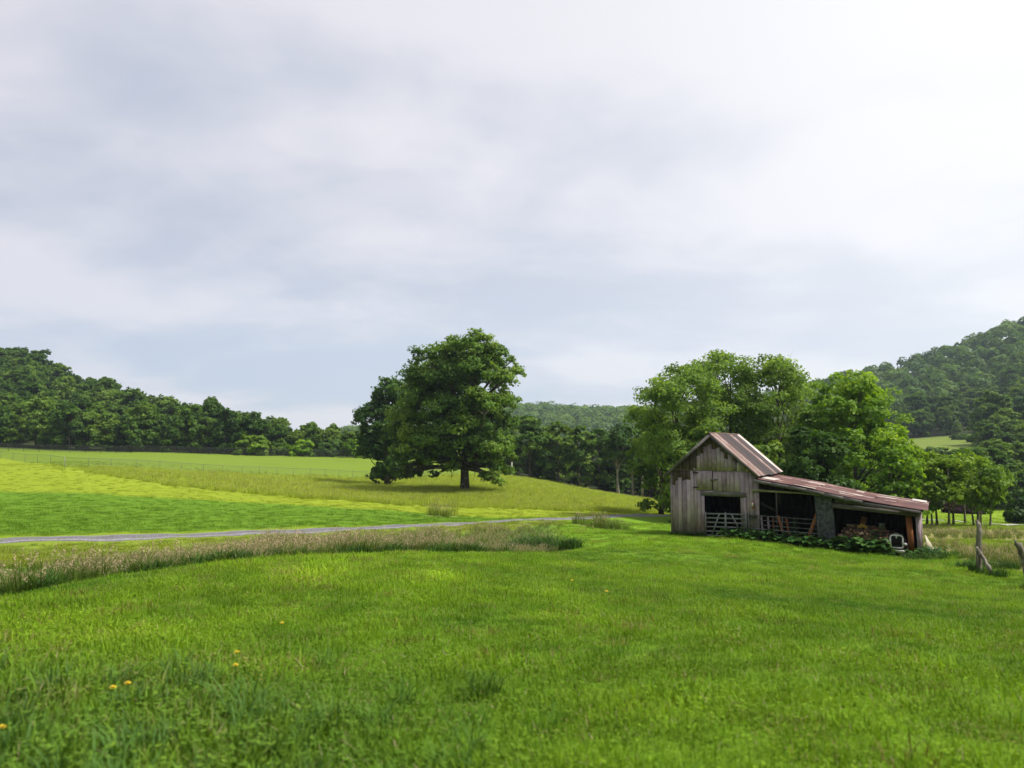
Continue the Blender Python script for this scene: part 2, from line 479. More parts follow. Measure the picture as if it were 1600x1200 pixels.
M['inside'] = wood_mat('shade_darkened_boards', 'Z', (.007, .006, .006), (.015, .013, .012), (.03, .025, .023))  # interior shade of barn and lean-to put into the board colour
M['roof_main'] = roof_mat('rusted_barn_sheets', 'XZ', [(0, (.018, .014, .016)), (.33, (.034, .023, .024)), (.55, (.085, .040, .033)), (.74, (.24, .15, .125)), (.95, (.55, .50, .47))])
M['roof_lean'] = roof_mat('rusted_lean_sheets', 'X', [(0, (.035, .020, .021)), (.35, (.072, .029, .027)), (.55, (.112, .045, .038)), (.75, (.22, .135, .115)), (.95, (.46, .42, .38))])
M['tar'] = plain_mat('tar_paper', (.048, .050, .064), .75, 0, .5, 6.0, (.098, .105, .13))
M['gate'] = plain_mat('galvanised_gate', (.20, .21, .22), .55, .2, .3)
M['tube'] = plain_mat('dull_tube', (.13, .135, .14), .6, .3, .5)
M['wire'] = plain_mat('fence_wire', (.10, .105, .10), .6, .2, .3)
M['post'] = plain_mat('fence_post', (.16, .155, .14), .7, 0, .4)
M['pale_post'] = plain_mat('pale_post', (.42, .41, .38), .7, 0, .3)
M['white'] = plain_mat('chalky_white_paint', (.72, .71, .69), .5, 0, .2)
M['dark_metal'] = plain_mat('dark_grille', (.022, .016, .016), .6, .3, .4)
M['red'] = plain_mat('faded_red', (.33, .07, .05), .55, 0, .3)
M['bark_log'] = plain_mat('firewood_bark', (.15, .095, .075), .9, 0, .5)
M['cut_log'] = plain_mat('split_wood', (.46, .27, .16), .85, 0, .45, 14.0)
M['pale_cut'] = plain_mat('pale_cut_wood', (.56, .43, .27), .85, 0, .3, 14.0)
M['cream'] = plain_mat('cream_board', (.60, .55, .40), .7, 0, .2)
M['hinge'] = plain_mat('black_iron', (.02, .018, .018), .6, .5, .3)
M['yellow'] = plain_mat('yellow_petals', (.80, .60, .02), .6, 0, .12)
M['stem'] = plain_mat('green_stem', (.07, .15, .02), .6, 0, .2)


# ----------------------------------------------------------------- zones of the fields, read as curves on the ground
def curve(pix):
    P = [G(*p) for p in pix]
    return np.array([p[0] for p in pix], float), np.array([p.y for p in P])
lawn_px, lawn_D = np.array([-400., 0, 150, 300, 450, 600, 760, 880]), np.array([8.5, 13., 16, 19, 21.5, 25, 27, 28.5])
road_px, road_D = np.array([-500., -300, 0, 250, 500, 700, 880, 960, 1045, 1150, 1300]), np.array([31., 33, 36, 39.5, 45, 52, 61, 68, 74, 80, 84])
strip_px, strip_D = curve([(-200, 758), (0, 768), (100, 771), (200, 776), (300, 781), (400, 786), (500, 791), (600, 797), (680, 803), (760, 809), (860, 809), (960, 804.5)])
hay_px, hay_D = curve([(-200, 734), (0, 734), (110, 736), (250, 756), (330, 766), (400, 772), (500, 780), (600, 788), (700, 793), (860, 798), (1045, 802), (1200, 803)])
fence_px, fence_D = np.array([-200., 0, 105, 142, 287, 381, 487, 553, 611, 720, 800]), np.array([175., 150, 101, 100, 112, 120, 128, 132, 135, 139, 142])
rlawn_px, rlawn_D = curve([(1428, 858), (1460, 862), (1500, 878), (1545, 888), (1600, 896), (1750, 915)])
rmid_px, rmid_D = curve([(1428, 847), (1500, 853), (1540, 860), (1600, 860), (1750, 862)])
rgreen_px, rgreen_D = curve([(1428, 842), (1500, 844), (1540, 845), (1600, 845), (1750, 845)])
rtan_px, rtan_D = curve([(1428, 826), (1500, 828), (1600, 829), (1750, 830)])
def sst(v, a, b):
    q = np.clip((v - a) / (b - a), 0, 1)
    return q * q * (3 - 2 * q)
_rs = np.random.RandomState(5)
_waves = [(_rs.uniform(-1, 1, 2) * s, _rs.uniform(0, 6.28)) for s in (.04, .05, .09, .13, .2, .31, .5, .8, 1.2, 1.9) for _ in range(3)]
def rough_noise(x, y):
    v = 0
    for k, ph in _waves:
        v = v + np.sin(k[0] * x + k[1] * y + ph) / (1 + 2.5 * np.hypot(*k))
    return v / 9
BARN_P = at(1050, 836, 40.0)
BARN_RZ = -math.radians(29.9)
BX, BY = Vector((math.cos(BARN_RZ), math.sin(BARN_RZ), 0)), Vector((-math.sin(BARN_RZ), math.cos(BARN_RZ), 0))
def barn_xy(x, y):
    dx, dy = np.asarray(x) - BARN_P.x, np.asarray(y) - BARN_P.y
    return dx * BX.x + dy * BX.y, dx * BY.x + dy * BY.y
C_LAWN = np.array([.134, .248, .013]); C_DITCH = np.array([.070, .135, .018]); C_VERGE = np.array([.165, .225, .022])
C_STRIP = np.array([.098, .195, .010]); C_YEL = np.array([.205, .268, .015]); C_HAY = np.array([.245, .310, .034]); C_PAST = np.array([.135, .200, .020])
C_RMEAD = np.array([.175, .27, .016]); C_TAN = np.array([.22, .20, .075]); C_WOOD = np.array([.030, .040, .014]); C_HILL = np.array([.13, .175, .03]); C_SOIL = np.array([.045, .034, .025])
def zones(x, y):
    """ground colour and tall-grass amount at points"""
    x = np.asarray(x, float); y = np.asarray(y, float)
    D = np.maximum(y, 1.0)
    px = 800 + F_PX * x / D
    jn = rough_noise(x, y)
    D = D * (1 + .018 * jn) + .35 * jn
    col = np.tile(C_LAWN, (len(x), 1))
    tall = np.zeros(len(x)); hay = np.zeros(len(x)); mown = np.ones(len(x))
    def lay(mask, c):
        nonlocal col
        col = col * (1 - mask[:, None]) + c * mask[:, None]
    L = np.interp(px, lawn_px, lawn_D); R = np.interp(px, road_px, road_D); S = np.interp(px, strip_px, strip_D)
    Hh = np.interp(px, hay_px, hay_D); Fd = np.interp(px, fence_px, fence_D)
    left = sst(px, 905, 870)
    ditch_far = L + (R - 3.6 - L) * .78
    dt = left * sst(D, L - .3, L + .6) * sst(D, ditch_far + 1.2, ditch_far - .6)
    dt *= sst(px, 890, 840)
    lay(dt, C_DITCH); tall = np.maximum(tall, dt)
    vg = left * sst(D, ditch_far - .5, ditch_far + 1) * sst(D, R + .5, R)
    lay(vg, C_VERGE)
    wl = sst(px, 1230, 1130)
    beyond = sst(D, R + .2, R + 1.2) * wl
    lay(beyond, C_YEL * .62 + C_STRIP * .38)
    edge = sst(D, R + 1.6, R + 2.8) * wl
    lay(edge * sst(D, S + 3.0, S - 1.5), C_STRIP)
    yl = sst(D, np.maximum(S, R + 1.2) - 1.5, np.maximum(S, R + 1.2) + 2.6) * wl
    lay(yl, C_YEL)
    hz = sst(D, Hh - .8, Hh + 1.4) * wl * sst(px, 70, 170)
    lay(hz, C_HAY); hay = np.maximum(hay, hz)
    ps = sst(D, Fd, Fd + 3) * sst(px, 790, 740)
    lay(ps, C_PAST); hay *= (1 - ps)
    # right side
    rl = sst(px, 1418, 1428)
    r1, r2, r3, r4 = (np.interp(px, a, b) for a, b in ((rlawn_px, rlawn_D), (rmid_px, rmid_D), (rgreen_px, rgreen_D), (rtan_px, rtan_D)))
    b1 = rl * sst(D, r1 - .4, r1 + .8) * sst(D, r2 + .8, r2 - .4)
    lay(rl * sst(D, r1, r1 + 1), C_RMEAD)
    lay(b1, C_TAN); tall = np.maximum(tall, b1)
    b2 = rl * sst(D, r3 - .5, r3 + .8) * sst(D, r4 + 1, r4 - 1)
    lay(b2, C_TAN * .9 + C_RMEAD * .1); tall = np.maximum(tall, b2 * .9)
    # tall tufts by the track
    for (cx, cy_, rx, ry) in TUFTS:
        e = ((x - cx) / rx) ** 2 + ((y - cy_) / ry) ** 2
        mk = sst(e, 1.15, .55)
        lay(mk, C_TAN * .6 + C_DITCH * .4); tall = np.maximum(tall, mk)
    # woods floor and hills
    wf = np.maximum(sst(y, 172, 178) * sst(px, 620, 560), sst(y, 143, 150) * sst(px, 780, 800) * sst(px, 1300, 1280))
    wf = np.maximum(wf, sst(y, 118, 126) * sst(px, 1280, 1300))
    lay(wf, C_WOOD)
    hm = sst(px, 1395, 1412) * sst(px, 1545, 1530) * sst(y, 180, 190) * sst(y, 312, 304)
    lay(hm, C_HILL)
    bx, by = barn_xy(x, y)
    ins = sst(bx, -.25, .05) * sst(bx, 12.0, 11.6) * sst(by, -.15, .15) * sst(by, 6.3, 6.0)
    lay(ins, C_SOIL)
    tall *= (1 - ins); hay = hay * (1 - wf) * (1 - ins)
    mown = (1 - np.clip(tall * 1.2, 0, 1)) * (1 - wf) * (1 - ins)
    return col, tall, hay, mown
_a, _b, _c2 = G(940, 824), G(690, 806), G(857, 858)
TUFTS = [(_a.x, _a.y, 2.2, 2.4), (_b.x, _b.y, 1.6, 1.4)]


# ----------------------------------------------------------------- ground sheet, track
ucols = np.unique(np.concatenate([np.linspace(-3.2, -.82, 50), np.linspace(-.82, .82, 560), np.linspace(.82, 3.2, 50)]))
vrows = np.exp(np.linspace(math.log(1.2), math.log(1500), 600)) - 6.0
UU, VV = np.meshgrid(ucols, vrows)
gx, gy = np.clip((UU * (VV + 6.0)).ravel(), -1600, 1600), VV.ravel()
gz = Hs(gx, gy)
nc, nr = len(ucols), len(vrows)
ii = (np.arange(nr - 1)[:, None] * nc + np.arange(nc - 1)[None]).ravel()
gf = np.stack([ii, ii + 1, ii + nc + 1, ii + nc], 1)
m, t, o = new_mat('meadow_ground')
zc = attr(t, 'zone').outputs['Color']
pos = t.n('ShaderNodeNewGeometry').outputs['Position']
na = t.noise(pos, 0.10, 5, 0.6); nb = t.noise(pos, 0.9, 6, 0.65); ncn = t.noise(pos, 7.0, 4, 0.7)
str_ = t.noise(t.n('ShaderNodeMapping', {'Vector': pos, 'Rotation': (0, 0, math.radians(-18)), 'Scale': (.05, .55, 1)}).outputs[0], 1.0, 5, 0.6)
v = t.math('ADD', t.math('MULTIPLY', t.math('SUBTRACT', na, .5), .9), t.math('MULTIPLY', t.math('SUBTRACT', nb, .5), .9))
v = t.math('ADD', v, t.math('MULTIPLY', t.math('SUBTRACT', ncn, .5), .5))
v = t.math('ADD', v, t.math('MULTIPLY', t.math('SUBTRACT', str_, .5), .45))
c = t.mix(t.math('MULTIPLY', v, -.9, clamp=True), zc, t.mix(1.0, zc, (.66, .66, .55), 'MULTIPLY'))
c = t.mix(t.math('MULTIPLY', v, .7, clamp=True), c, t.mix(1.0, zc, (1.35, 1.25, 1.2), 'MULTIPLY'))
bp = t.n('ShaderNodeBump', {'Height': t.math('ADD', nb, ncn), 'Strength': .6, 'Distance': .15})
p = t.n('ShaderNodeBsdfPrincipled', {'Base Color': c, 'Roughness': .95, 'Normal': bp.outputs[0], 'Specular IOR Level': .1})
finish(t, o, p.outputs[0])
gme = np_mesh('ground', np.stack([gx, gy, gz], 1), gf, [m], smooth=True)
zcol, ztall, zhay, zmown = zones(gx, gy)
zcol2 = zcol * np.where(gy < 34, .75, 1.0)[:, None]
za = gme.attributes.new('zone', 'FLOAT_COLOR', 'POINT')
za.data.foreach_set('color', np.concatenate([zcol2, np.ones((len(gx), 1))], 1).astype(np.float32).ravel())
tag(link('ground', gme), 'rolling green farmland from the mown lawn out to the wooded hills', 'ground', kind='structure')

# gravel track: a slightly crowned strip 2.5 m wide
rc = []
for q in np.linspace(-480, 1290, 240):
    D = float(np.interp(q, road_px, road_D)); rc.append(((q - 800) / F_PX * D, D))
rc = np.array(rc)
ker = np.ones(15) / 15
pad = np.pad(rc, ((7, 7), (0, 0)), 'edge')
rc = np.stack([np.convolve(pad[:, k], ker, 'valid') for k in (0, 1)], 1)
tg = np.gradient(rc, axis=0); tg /= np.linalg.norm(tg, axis=1)[:, None]
nrm = np.stack([-tg[:, 1], tg[:, 0]], 1)
offs = np.array([-1.3, -1.05, -.6, 0, .6, 1.05, 1.3]); hts = np.array([-.06, .03, .05, .075, .05, .03, -.06])
rv = []
for k, (of, hh) in enumerate(zip(offs, hts)):
    jit = .12 * np.sin(np.arange(len(rc)) * (1.3 + k)) if k in (0, 6) else 0
    xy = rc + nrm * (of + jit)[:, None] if k in (0, 6) else rc + nrm * of
    rv.append(np.stack([xy[:, 0], xy[:, 1], Hs(xy[:, 0], xy[:, 1]) + hh], 1))
rv = np.stack(rv, 1).reshape(-1, 3)
k7 = len(offs)
ii = (np.arange(len(rc) - 1)[:, None] * k7 + np.arange(k7 - 1)[None]).ravel()
m, t, o = new_mat('track_gravel')
rut = attr(t, 'tint').outputs['Fac']
pos = t.n('ShaderNodeNewGeometry').outputs['Position']
vo = t.n('ShaderNodeTexVoronoi', {'Vector': pos, 'Scale': 14.0})
nn = t.noise(pos, 1.3, 5, .65)
c = t.mix(vo.outputs['Color'], (.085, .082, .09), (.25, .245, .26))
c = t.mix(t.smooth(nn, .42, .68), c, (.13, .12, .122))
c = t.mix(rut, t.mix(1.0, c, (.62, .60, .60), 'MULTIPLY'), t.mix(1.0, c, (1.25, 1.23, 1.27), 'MULTIPLY'))
c = t.mix(t.math('MULTIPLY', t.smooth(t.math('SUBTRACT', t.noise(pos, 1.1, 5, .7), t.math('MULTIPLY', rut, .18)), .48, .58), .75), c, (.11, .17, .02))
bp = t.n('ShaderNodeBump', {'Height': vo.outputs['Distance'], 'Strength': .8, 'Distance': .05})
p = t.n('ShaderNodeBsdfPrincipled', {'Base Color': c, 'Roughness': .95, 'Normal': bp.outputs[0]})
finish(t, o, p.outputs[0])
tag(link('gravel_road', np_mesh('gravel_road', rv, np.stack([ii, ii + k7, ii + k7 + 1, ii + 1], 1), [m], smooth=True, tint=np.array([.05, .95, .30, .30, .95, .05])[ii % k7])),
    'grey gravel farm track running across the field below the oak', 'road', kind='structure')


# ----------------------------------------------------------------- trees
def unit(v):
    return v / np.maximum(np.linalg.norm(v, axis=-1, keepdims=True), 1e-9)
def leaf_quads(rs, P, Nrm, size, aspect=1.5, droop=.25):
    n = len(P)
    Nrm = unit(Nrm)
    tgt = unit(np.cross(Nrm, rs.normal(size=(n, 3))))
    bit = np.cross(Nrm, tgt)
    s = np.asarray(size)[:, None]
    b = P - tgt * s * .5 * aspect
    l = P - bit * s * .5 + Nrm * s * .05
    tp = P + tgt * s * .5 * aspect - Nrm * s * droop
    r = P + bit * s * .5 + Nrm * s * .05
    V = np.stack([b, r, tp, l], 1).reshape(-1, 3)
    Fc = np.arange(n * 4).reshape(-1, 4)
    return V, Fc
def crown_points(rs, C, R, dens, center, flat=.8, sub=16, subr=.34, lower=.35, rnd=.65, tv=.22):
    """leaf positions in two levels of clumps: C,R clumps -> sprays on their shells -> leaves"""
    P, Nn, T = [], [], []
    for c, r in zip(C, R):
        ct = .5 + rs.normal() * tv
        ns = max(5, int(sub * rs.uniform(.8, 1.2)))
        dr = unit(rs.normal(size=(ns, 3)))
        dr[:, 2] = np.where(dr[:, 2] < -lower, -dr[:, 2] * .6, dr[:, 2])
        sc = c + dr * np.array([1, 1, flat]) * r * rs.uniform(.55, 1.0, (ns, 1))
        nl = max(3, int(dens * r * r / ns))
        for k in range(ns):
            dd = unit(rs.normal(size=(nl, 3)))
            q = sc[k] + dd * np.array([1, 1, .62]) * (r * subr * rs.uniform(.7, 1.25)) * rs.uniform(.2, 1, (nl, 1)) ** .5
            P.append(q)
            Nn.append(dr[k] * .8 + unit(q - center) * .35 + dd * .45 + np.array([0, 0, .45]) + rs.normal(size=(nl, 3)) * rnd)
            T.append(ct + rs.normal(size=nl) * .13 + rs.normal() * .09)
    return np.concatenate(P), np.concatenate(Nn), np.clip(np.concatenate(T), 0, 1)
def envelope_clumps(rs, Ht, base, R, n, tc=.42, top=1.0, rr=(.22, .36), inner=.2):
    C, Rr = [], []
    hh = Ht - base
    for k in range(n):
        tt = (k + rs.uniform(.1, .9)) / n
        tt = tt ** .9
        prof = math.sqrt(max(.03, 1 - ((tt - tc) / (1.02 - tc if tt > tc else tc + .28)) ** 2))
        a = rs.uniform(0, 6.283)
        rad = R * prof * math.sqrt(rs.uniform(inner, 1)) * .82
        C.append((math.cos(a) * rad, math.sin(a) * rad, base + hh * (.04 + .88 * tt)))
        Rr.append(R * rs.uniform(*rr) * (.75 + .35 * prof))
    return np.array(C), np.array(Rr)
def trunk_mesh(name, rs, Ht, base, r0, C, R, mat, nlimb=14, forks=None, lean=0.0, sides=7, limb_r=.32):
    mb = MB()
    top = Ht * .78
    k = 8
    P, Rd = [], []
    ax, ay = rs.uniform(-1, 1), rs.uniform(-1, 1)
    for i in range(k):
        f = i / (k - 1)
        P.append(Vector((lean * f * Ht + ax * .02 * Ht * math.sin(f * 3.2), ay * .02 * Ht * math.sin(f * 2.6 + .4), -.25 + (top + .25) * f)))
        flare = 1.0 + (.55 if i == 0 else .12 if i == 1 else 0)
        Rd.append(r0 * flare * (1 - .82 * f))
    mb.tube(P, Rd, sides)
    def tp(z):
        f = min(max((z + .25) / (top + .25), 0), 1) * (k - 1)
        i = min(int(f), k - 2)
        return P[i].lerp(P[i + 1], f - i)
    idx = rs.permutation(len(C))[:nlimb]
    for j in idx:
        c = Vector(C[j])
        hd = math.hypot(c.x, c.y)
        z0 = min(max(base * .75, c.z - hd * .75 - .1 * Ht), top * .9)
        a = tp(z0)
        mid = a.lerp(c, .5) + Vector((rs.uniform(-.05, .05) * Ht, rs.uniform(-.05, .05) * Ht, .03 * Ht))
        q = a.lerp(mid, .5) + Vector((0, 0, .01 * Ht))
        rr = r0 * limb_r * (1 - .5 * z0 / Ht)
        mb.tube([a, q, mid, mid.lerp(c, .6), c + (c - mid) * .25], [rr, rr * .82, rr * .6, rr * .38, rr * .12], 5)
        for _ in range(2):
            e = c + Vector(rs.normal(size=3)) * R[j] * .7
            st = mid.lerp(c, rs.uniform(.1, .7))
            mb.tube([st, st.lerp(e, .5) + Vector((0, 0, .1 * R[j])), e], [rr * .3, rr * .2, rr * .07], 4)
    return mb.mesh(name, [mat], True)
def crown_mesh(name, rs, C, R, dens, size, mat, center, **kw):
    asp = kw.pop('aspect', 1.5)
    P, Nn, T = crown_points(rs, C, R, dens, np.asarray(center), **kw)
    V, Fc = leaf_quads(rs, P, Nn, size * rs.uniform(.65, 1.3, len(P)), asp)
    return np_mesh(name, V, Fc, [mat], tint=T)
def tree_meshes(seed, Ht, base, R, n, dens, size, mat, bark='bark', r0=None, env=None, cr=None, tr=None):
    rs = np.random.RandomState(seed)
    C, Rr = envelope_clumps(rs, Ht, base, R, n, **(env or {}))
    cm = crown_mesh('crown', rs, C, Rr, dens, size, M[mat], (0, 0, base + (Ht - base) * .4), **(cr or {}))
    tm = trunk_mesh('trunk', rs, Ht, base, r0 or Ht * .022, C, Rr, M[bark], **(tr or {}))
    return tm, cm
def plant_tree(name, meshes, loc, label, rz=0, scale=1.0, group=None, cat='tree'):
    t_ = thing(name, label, cat, loc, rz, group, scale)
    link('trunk', meshes[0], t_)
    link('crown', meshes[1], t_)
    return t_

# the big oak on the rise: clumps laid out after its outline
rs = np.random.RandomState(11)
MP = 100.0 / F_PX
spec = [(742, 540, 25), (708, 546, 26), (675, 556, 24), (655, 590, 24), (768, 556, 25), (788, 588, 20), (806, 572, 13), (800, 560, 11), (745, 582, 30), (700, 592, 32),
        (662, 622, 30), (790, 625, 20), (797, 655, 17), (640, 655, 28), (618, 672, 20), (650, 690, 28), (690, 680, 32), (700, 640, 32), (748, 632, 30), (758, 680, 26), (728, 690, 28),
        (785, 695, 20), (793, 715, 13), (640, 733, 15), (660, 727, 16), (627, 741, 9), (677, 741, 8), (776, 728, 17), (768, 748, 11), (784, 752, 10), (746, 712, 20), (702, 710, 18),
        (725, 660, 30), (698, 724, 17), (748, 728, 17), (672, 712, 20), (765, 716, 18), (715, 728, 13), (640, 712, 18), (635, 738, 13), (648, 740, 11), (612, 735, 8), (775, 745, 13), (790, 735, 13), (812, 575, 12), (715, 520, 0), (730, 525, 16), (625, 705, 18), (758, 535, 18), (690, 535, 16), (770, 700, 22), (755, 740, 9)]
C, R = [], []
for (a, b, r) in spec:
    if r <= 0: continue
    dp = math.sqrt(max(0, 88 ** 2 - (a - 722) ** 2)) * (1 if b < 710 else .6)
    rep = 3 if (r >= 26 and b > 560) else (2 if r >= 18 else 1)
    for k in range(rep):
        dy = rs.uniform(-.9, .9) * dp if rep == 1 else (-.75 + 1.5 * k / (rep - 1) + rs.uniform(-.15, .15)) * dp
        C.append(((a - 727 + rs.uniform(-4, 4)) * MP, dy * MP, (768 - b + rs.uniform(-3, 3)) * MP * .955)); R.append(r * MP * rs.uniform(.9, 1.05))
C, R = np.array(C), np.array(R)
oak_loc = on(727, 100)
oak = thing('oak_tree', 'large spreading oak standing alone on the rise beyond the gravel track', 'tree', oak_loc)
mb = MB()
TP = [Vector((0, 0, -.3)), Vector((0, 0, .5)), Vector((-.03, 0, 2.2)), Vector((-.1, .05, 4.2)), Vector((.1, 0, 7.5)), Vector((.35, .1, 11.5)), Vector((.2, 0, 15.5)), Vector((.4, 0, 19))]
mb.tube(TP, [.95, .66, .55, .56, .42, .28, .17, .05], 10)
for j in range(len(C)):
    c = Vector(C[j]); hd = math.hypot(c.x, c.y)
    z0 = min(max(3.2, c.z - hd * .8 - 1.0), 13.5)
    f = 0
    for i in range(len(TP) - 1):
        if TP[i].z <= z0 <= TP[i + 1].z: f = i
    a = TP[f].lerp(TP[f + 1], (z0 - TP[f].z) / (TP[f + 1].z - TP[f].z))
    mid = a.lerp(c, .5) + Vector((rs.uniform(-.5, .5), rs.uniform(-.5, .5), .9 if c.z > 5 else .5))
    rr = .24 if hd > 3 else .16
    mb.tube([a, a.lerp(mid, .55), mid, mid.lerp(c, .55) + Vector((0, 0, .2)), c], [rr, rr * .8, rr * .6, rr * .35, .03], 6)
    for _ in range(3):
        e = c + Vector(rs.normal(size=3)) * R[j] * .6
        s_ = mid.lerp(c, rs.uniform(.2, .9))
        mb.tube([s_, s_.lerp(e, .5) + Vector((0, 0, .15)), e], [.07, .05, .015], 4)
mb.build('trunk', M['bark'], oak, True)
ex = []
for k in range(30):      # inner sprays that close the middle of the crown
    a, f = rs.uniform(0, 6.283), rs.uniform(0, 1)
    zq = 4.2 + 14.5 * f; rq_ = (7.4 * math.sqrt(max(.05, 1 - ((f - .42) / .66) ** 2))) * math.sqrt(rs.uniform(.05, .75))
    ex.append((math.cos(a) * rq_ - .9, math.sin(a) * rq_, zq))
C = np.concatenate([C, np.array(ex)]); R = np.concatenate([R * 1.1, rs.uniform(1.5, 2.3, len(ex))])
link('crown', crown_mesh('crown', rs, C, R, 185, .28, M['oak'], (0, 0, 9), sub=20, subr=.37, flat=.95, tv=.2, rnd=.6), oak)
# bare grey dead limb inside the oak's right flank
mb = MB()
dz = lambda a, b, y: Vector(((a - 727) * MP, y, (768 - b) * MP))
dl = [dz(745, 700, -3.5), dz(755, 672, -5.5), dz(760, 652, -6.6), dz(770, 640, -7.2)]
mb.tube(dl, [.16, .15, .12, .04], 6); mb.tube([dl[2], dz(752, 646, -7.3)], [.09, .03], 5); mb.tube([dl[2], dz(766, 636, -7.2)], [.08, .02], 5)
link('dead_limb', mb.mesh('dead_limb', [M['pale_bark']], True), oak)

# companion maple behind-left of the oak
mm = tree_meshes(21, 17.8, .2, 4.7, 46, 150, .32, 'hill_leaf', env=dict(tc=.52, rr=(.28, .40), inner=.2), cr=dict(sub=18, subr=.40, flat=.95, rnd=.9))
plant_tree('maple_tree', mm, on(607, 118), 'dark green maple close behind the left flank of the big oak', .4)

# locusts and maples behind the barn
LOC = dict(sub=22, subr=.42, flat=.62, lower=.5, rnd=.8, tv=.17)
def locust(seed, px, D, top_py, R, base, label, n=60, dens=150, size=.19, mat='locust', nl=22, env=None, cr=None, bark='bark', lean=0.0):
    p_ = on(px, D)
    ht = at(px, top_py, D).z - p_.z
    ms = tree_meshes(seed, ht, base, R, n, dens, size, mat, bark=bark, r0=.24, env=env or dict(tc=.62, rr=(.20, .32), inner=.12), cr=cr or LOC, tr=dict(nlimb=nl, limb_r=.42, lean=lean))
    return plant_tree('locust_tree' if mat == 'locust' else 'maple_tree', ms, p_, label, seed * .7)
locust(31, 1060, 68, 566, 4.9, 5.0, 'feathery locust tree behind the gable roof, leftmost of the grove')
locust(32, 1143, 72, 540, 5.0, 4.6, 'tallest feathery locust tree rising above the barn roof ridge')
locust(33, 1212, 69, 545, 4.3, 4.4, 'feathery locust tree above the join of barn roof and lean-to')
locust(34, 1100, 79, 549, 5.0, 3.0, 'shaded locust tree in the middle of the grove behind the barn', n=30)
locust(35, 1252, 76, 580, 3.6, 2.0, 'airy locust tree between the tall grove and the bright maple', n=28)
MAP = dict(sub=18, subr=.36, flat=.85, lower=.6, tv=.2)
locust(36, 1332, 66, 580, 4.9, .8, 'bright green maple rising over the lean-to roof', n=36, dens=170, size=.25, mat='maple', env=dict(tc=.35, rr=(.26, .4), inner=.3), cr=MAP)
locust(37, 1385, 60, 668, 2.5, .3, 'bushy yellow green maple beyond the low end of the lean-to', n=24, dens=190, size=.24, mat='maple', env=dict(tc=.3, rr=(.3, .45), inner=.3), cr=MAP)
locust(38, 1375, 84, 592, 3.8, 1.0, 'pale airy locust behind the bright maple, at its right shoulder', n=24, dens=110)
locust(39, 1265, 60, 668, 3.4, .3, 'dense dark leafed maple low behind the lean-to roof', n=28, dens=190, size=.26, mat='wood_leaf', env=dict(tc=.3, rr=(.3, .45), inner=.3), cr=MAP)
locust(40, 1195, 62, 690, 3.0, .2, 'low dark maple right behind the barn roof', n=22, dens=180, size=.25, mat='wood_leaf', env=dict(tc=.3, rr=(.3, .45), inner=.3), cr=MAP)
locust(41, 1030, 82, 645, 3.6, .3, 'shady maple just left of the barn gable, at the wood edge', n=24, dens=170, size=.28, mat='wood_leaf', env=dict(tc=.3, rr=(.3, .45), inner=.3), cr=MAP)
locust(42, 1090, 66, 672, 3.8, .2, 'dark bushy maple directly behind the barn gable', n=24, dens=170, size=.27, mat='wood_leaf', env=dict(tc=.3, rr=(.3, .45), inner=.3), cr=MAP)

# wood edge between the oak and the barn
edge_spec = [  # px, D, top py, R, label, material
    (828, 150, 646, 5.2, 'round topped green tree just right of the big oak', 'wood_leaf'),
    (872, 152, 655, 4.2, 'tall dark tree second from the oak along the wood edge', 'wood_leaf'),
    (903, 148, 660, 3.8, 'slim tree with drooping boughs in the wood edge right of the round topped tree', 'wood_leaf'),
    (935, 150, 664, 3.6, 'narrow dark tree behind the bright sapling', 'wood_leaf'),
    (965, 142, 664, 4.2, 'light topped tree with bare pale trunk at the wood edge', 'hill_leaf'),
    (988, 146, 668, 3.8, 'tree with a crooked pale trunk beside the straight bare one', 'hill_leaf'),
    (1015, 150, 662, 4.4, 'broad tree at the wood edge nearest the barn gable', 'wood_leaf'),
    (1050, 146, 655, 5.0, 'dark wood edge tree partly hidden by the barn gable', 'wood_leaf'),
]
for k, (a, D, b, R_, lb, mt) in enumerate(edge_spec):
    p_ = on(a, D)
    ht = at(a, b, D).z - p_.z
    bare = k in (4, 5)
    ms = tree_meshes(60 + k, ht, ht * (.42 if bare else .10), R_, 26, 95, .5, mt, bark='pale_bark' if bare else 'bark', r0=.3,
                     env=dict(tc=.55 if bare else .4, rr=(.26, .40)), cr=dict(sub=16, subr=.32, flat=.7))
    plant_tree('woodland_tree', ms, p_, lb, k * 1.1)
ms = tree_meshes(75, 5.2, .3, 1.6, 14, 260, .3, 'maple', r0=.08, env=dict(tc=.3, rr=(.3, .45)), cr=dict(sub=12))
plant_tree('sapling', ms, G(948, 767), 'bright green sapling against the dark wood edge', 0)

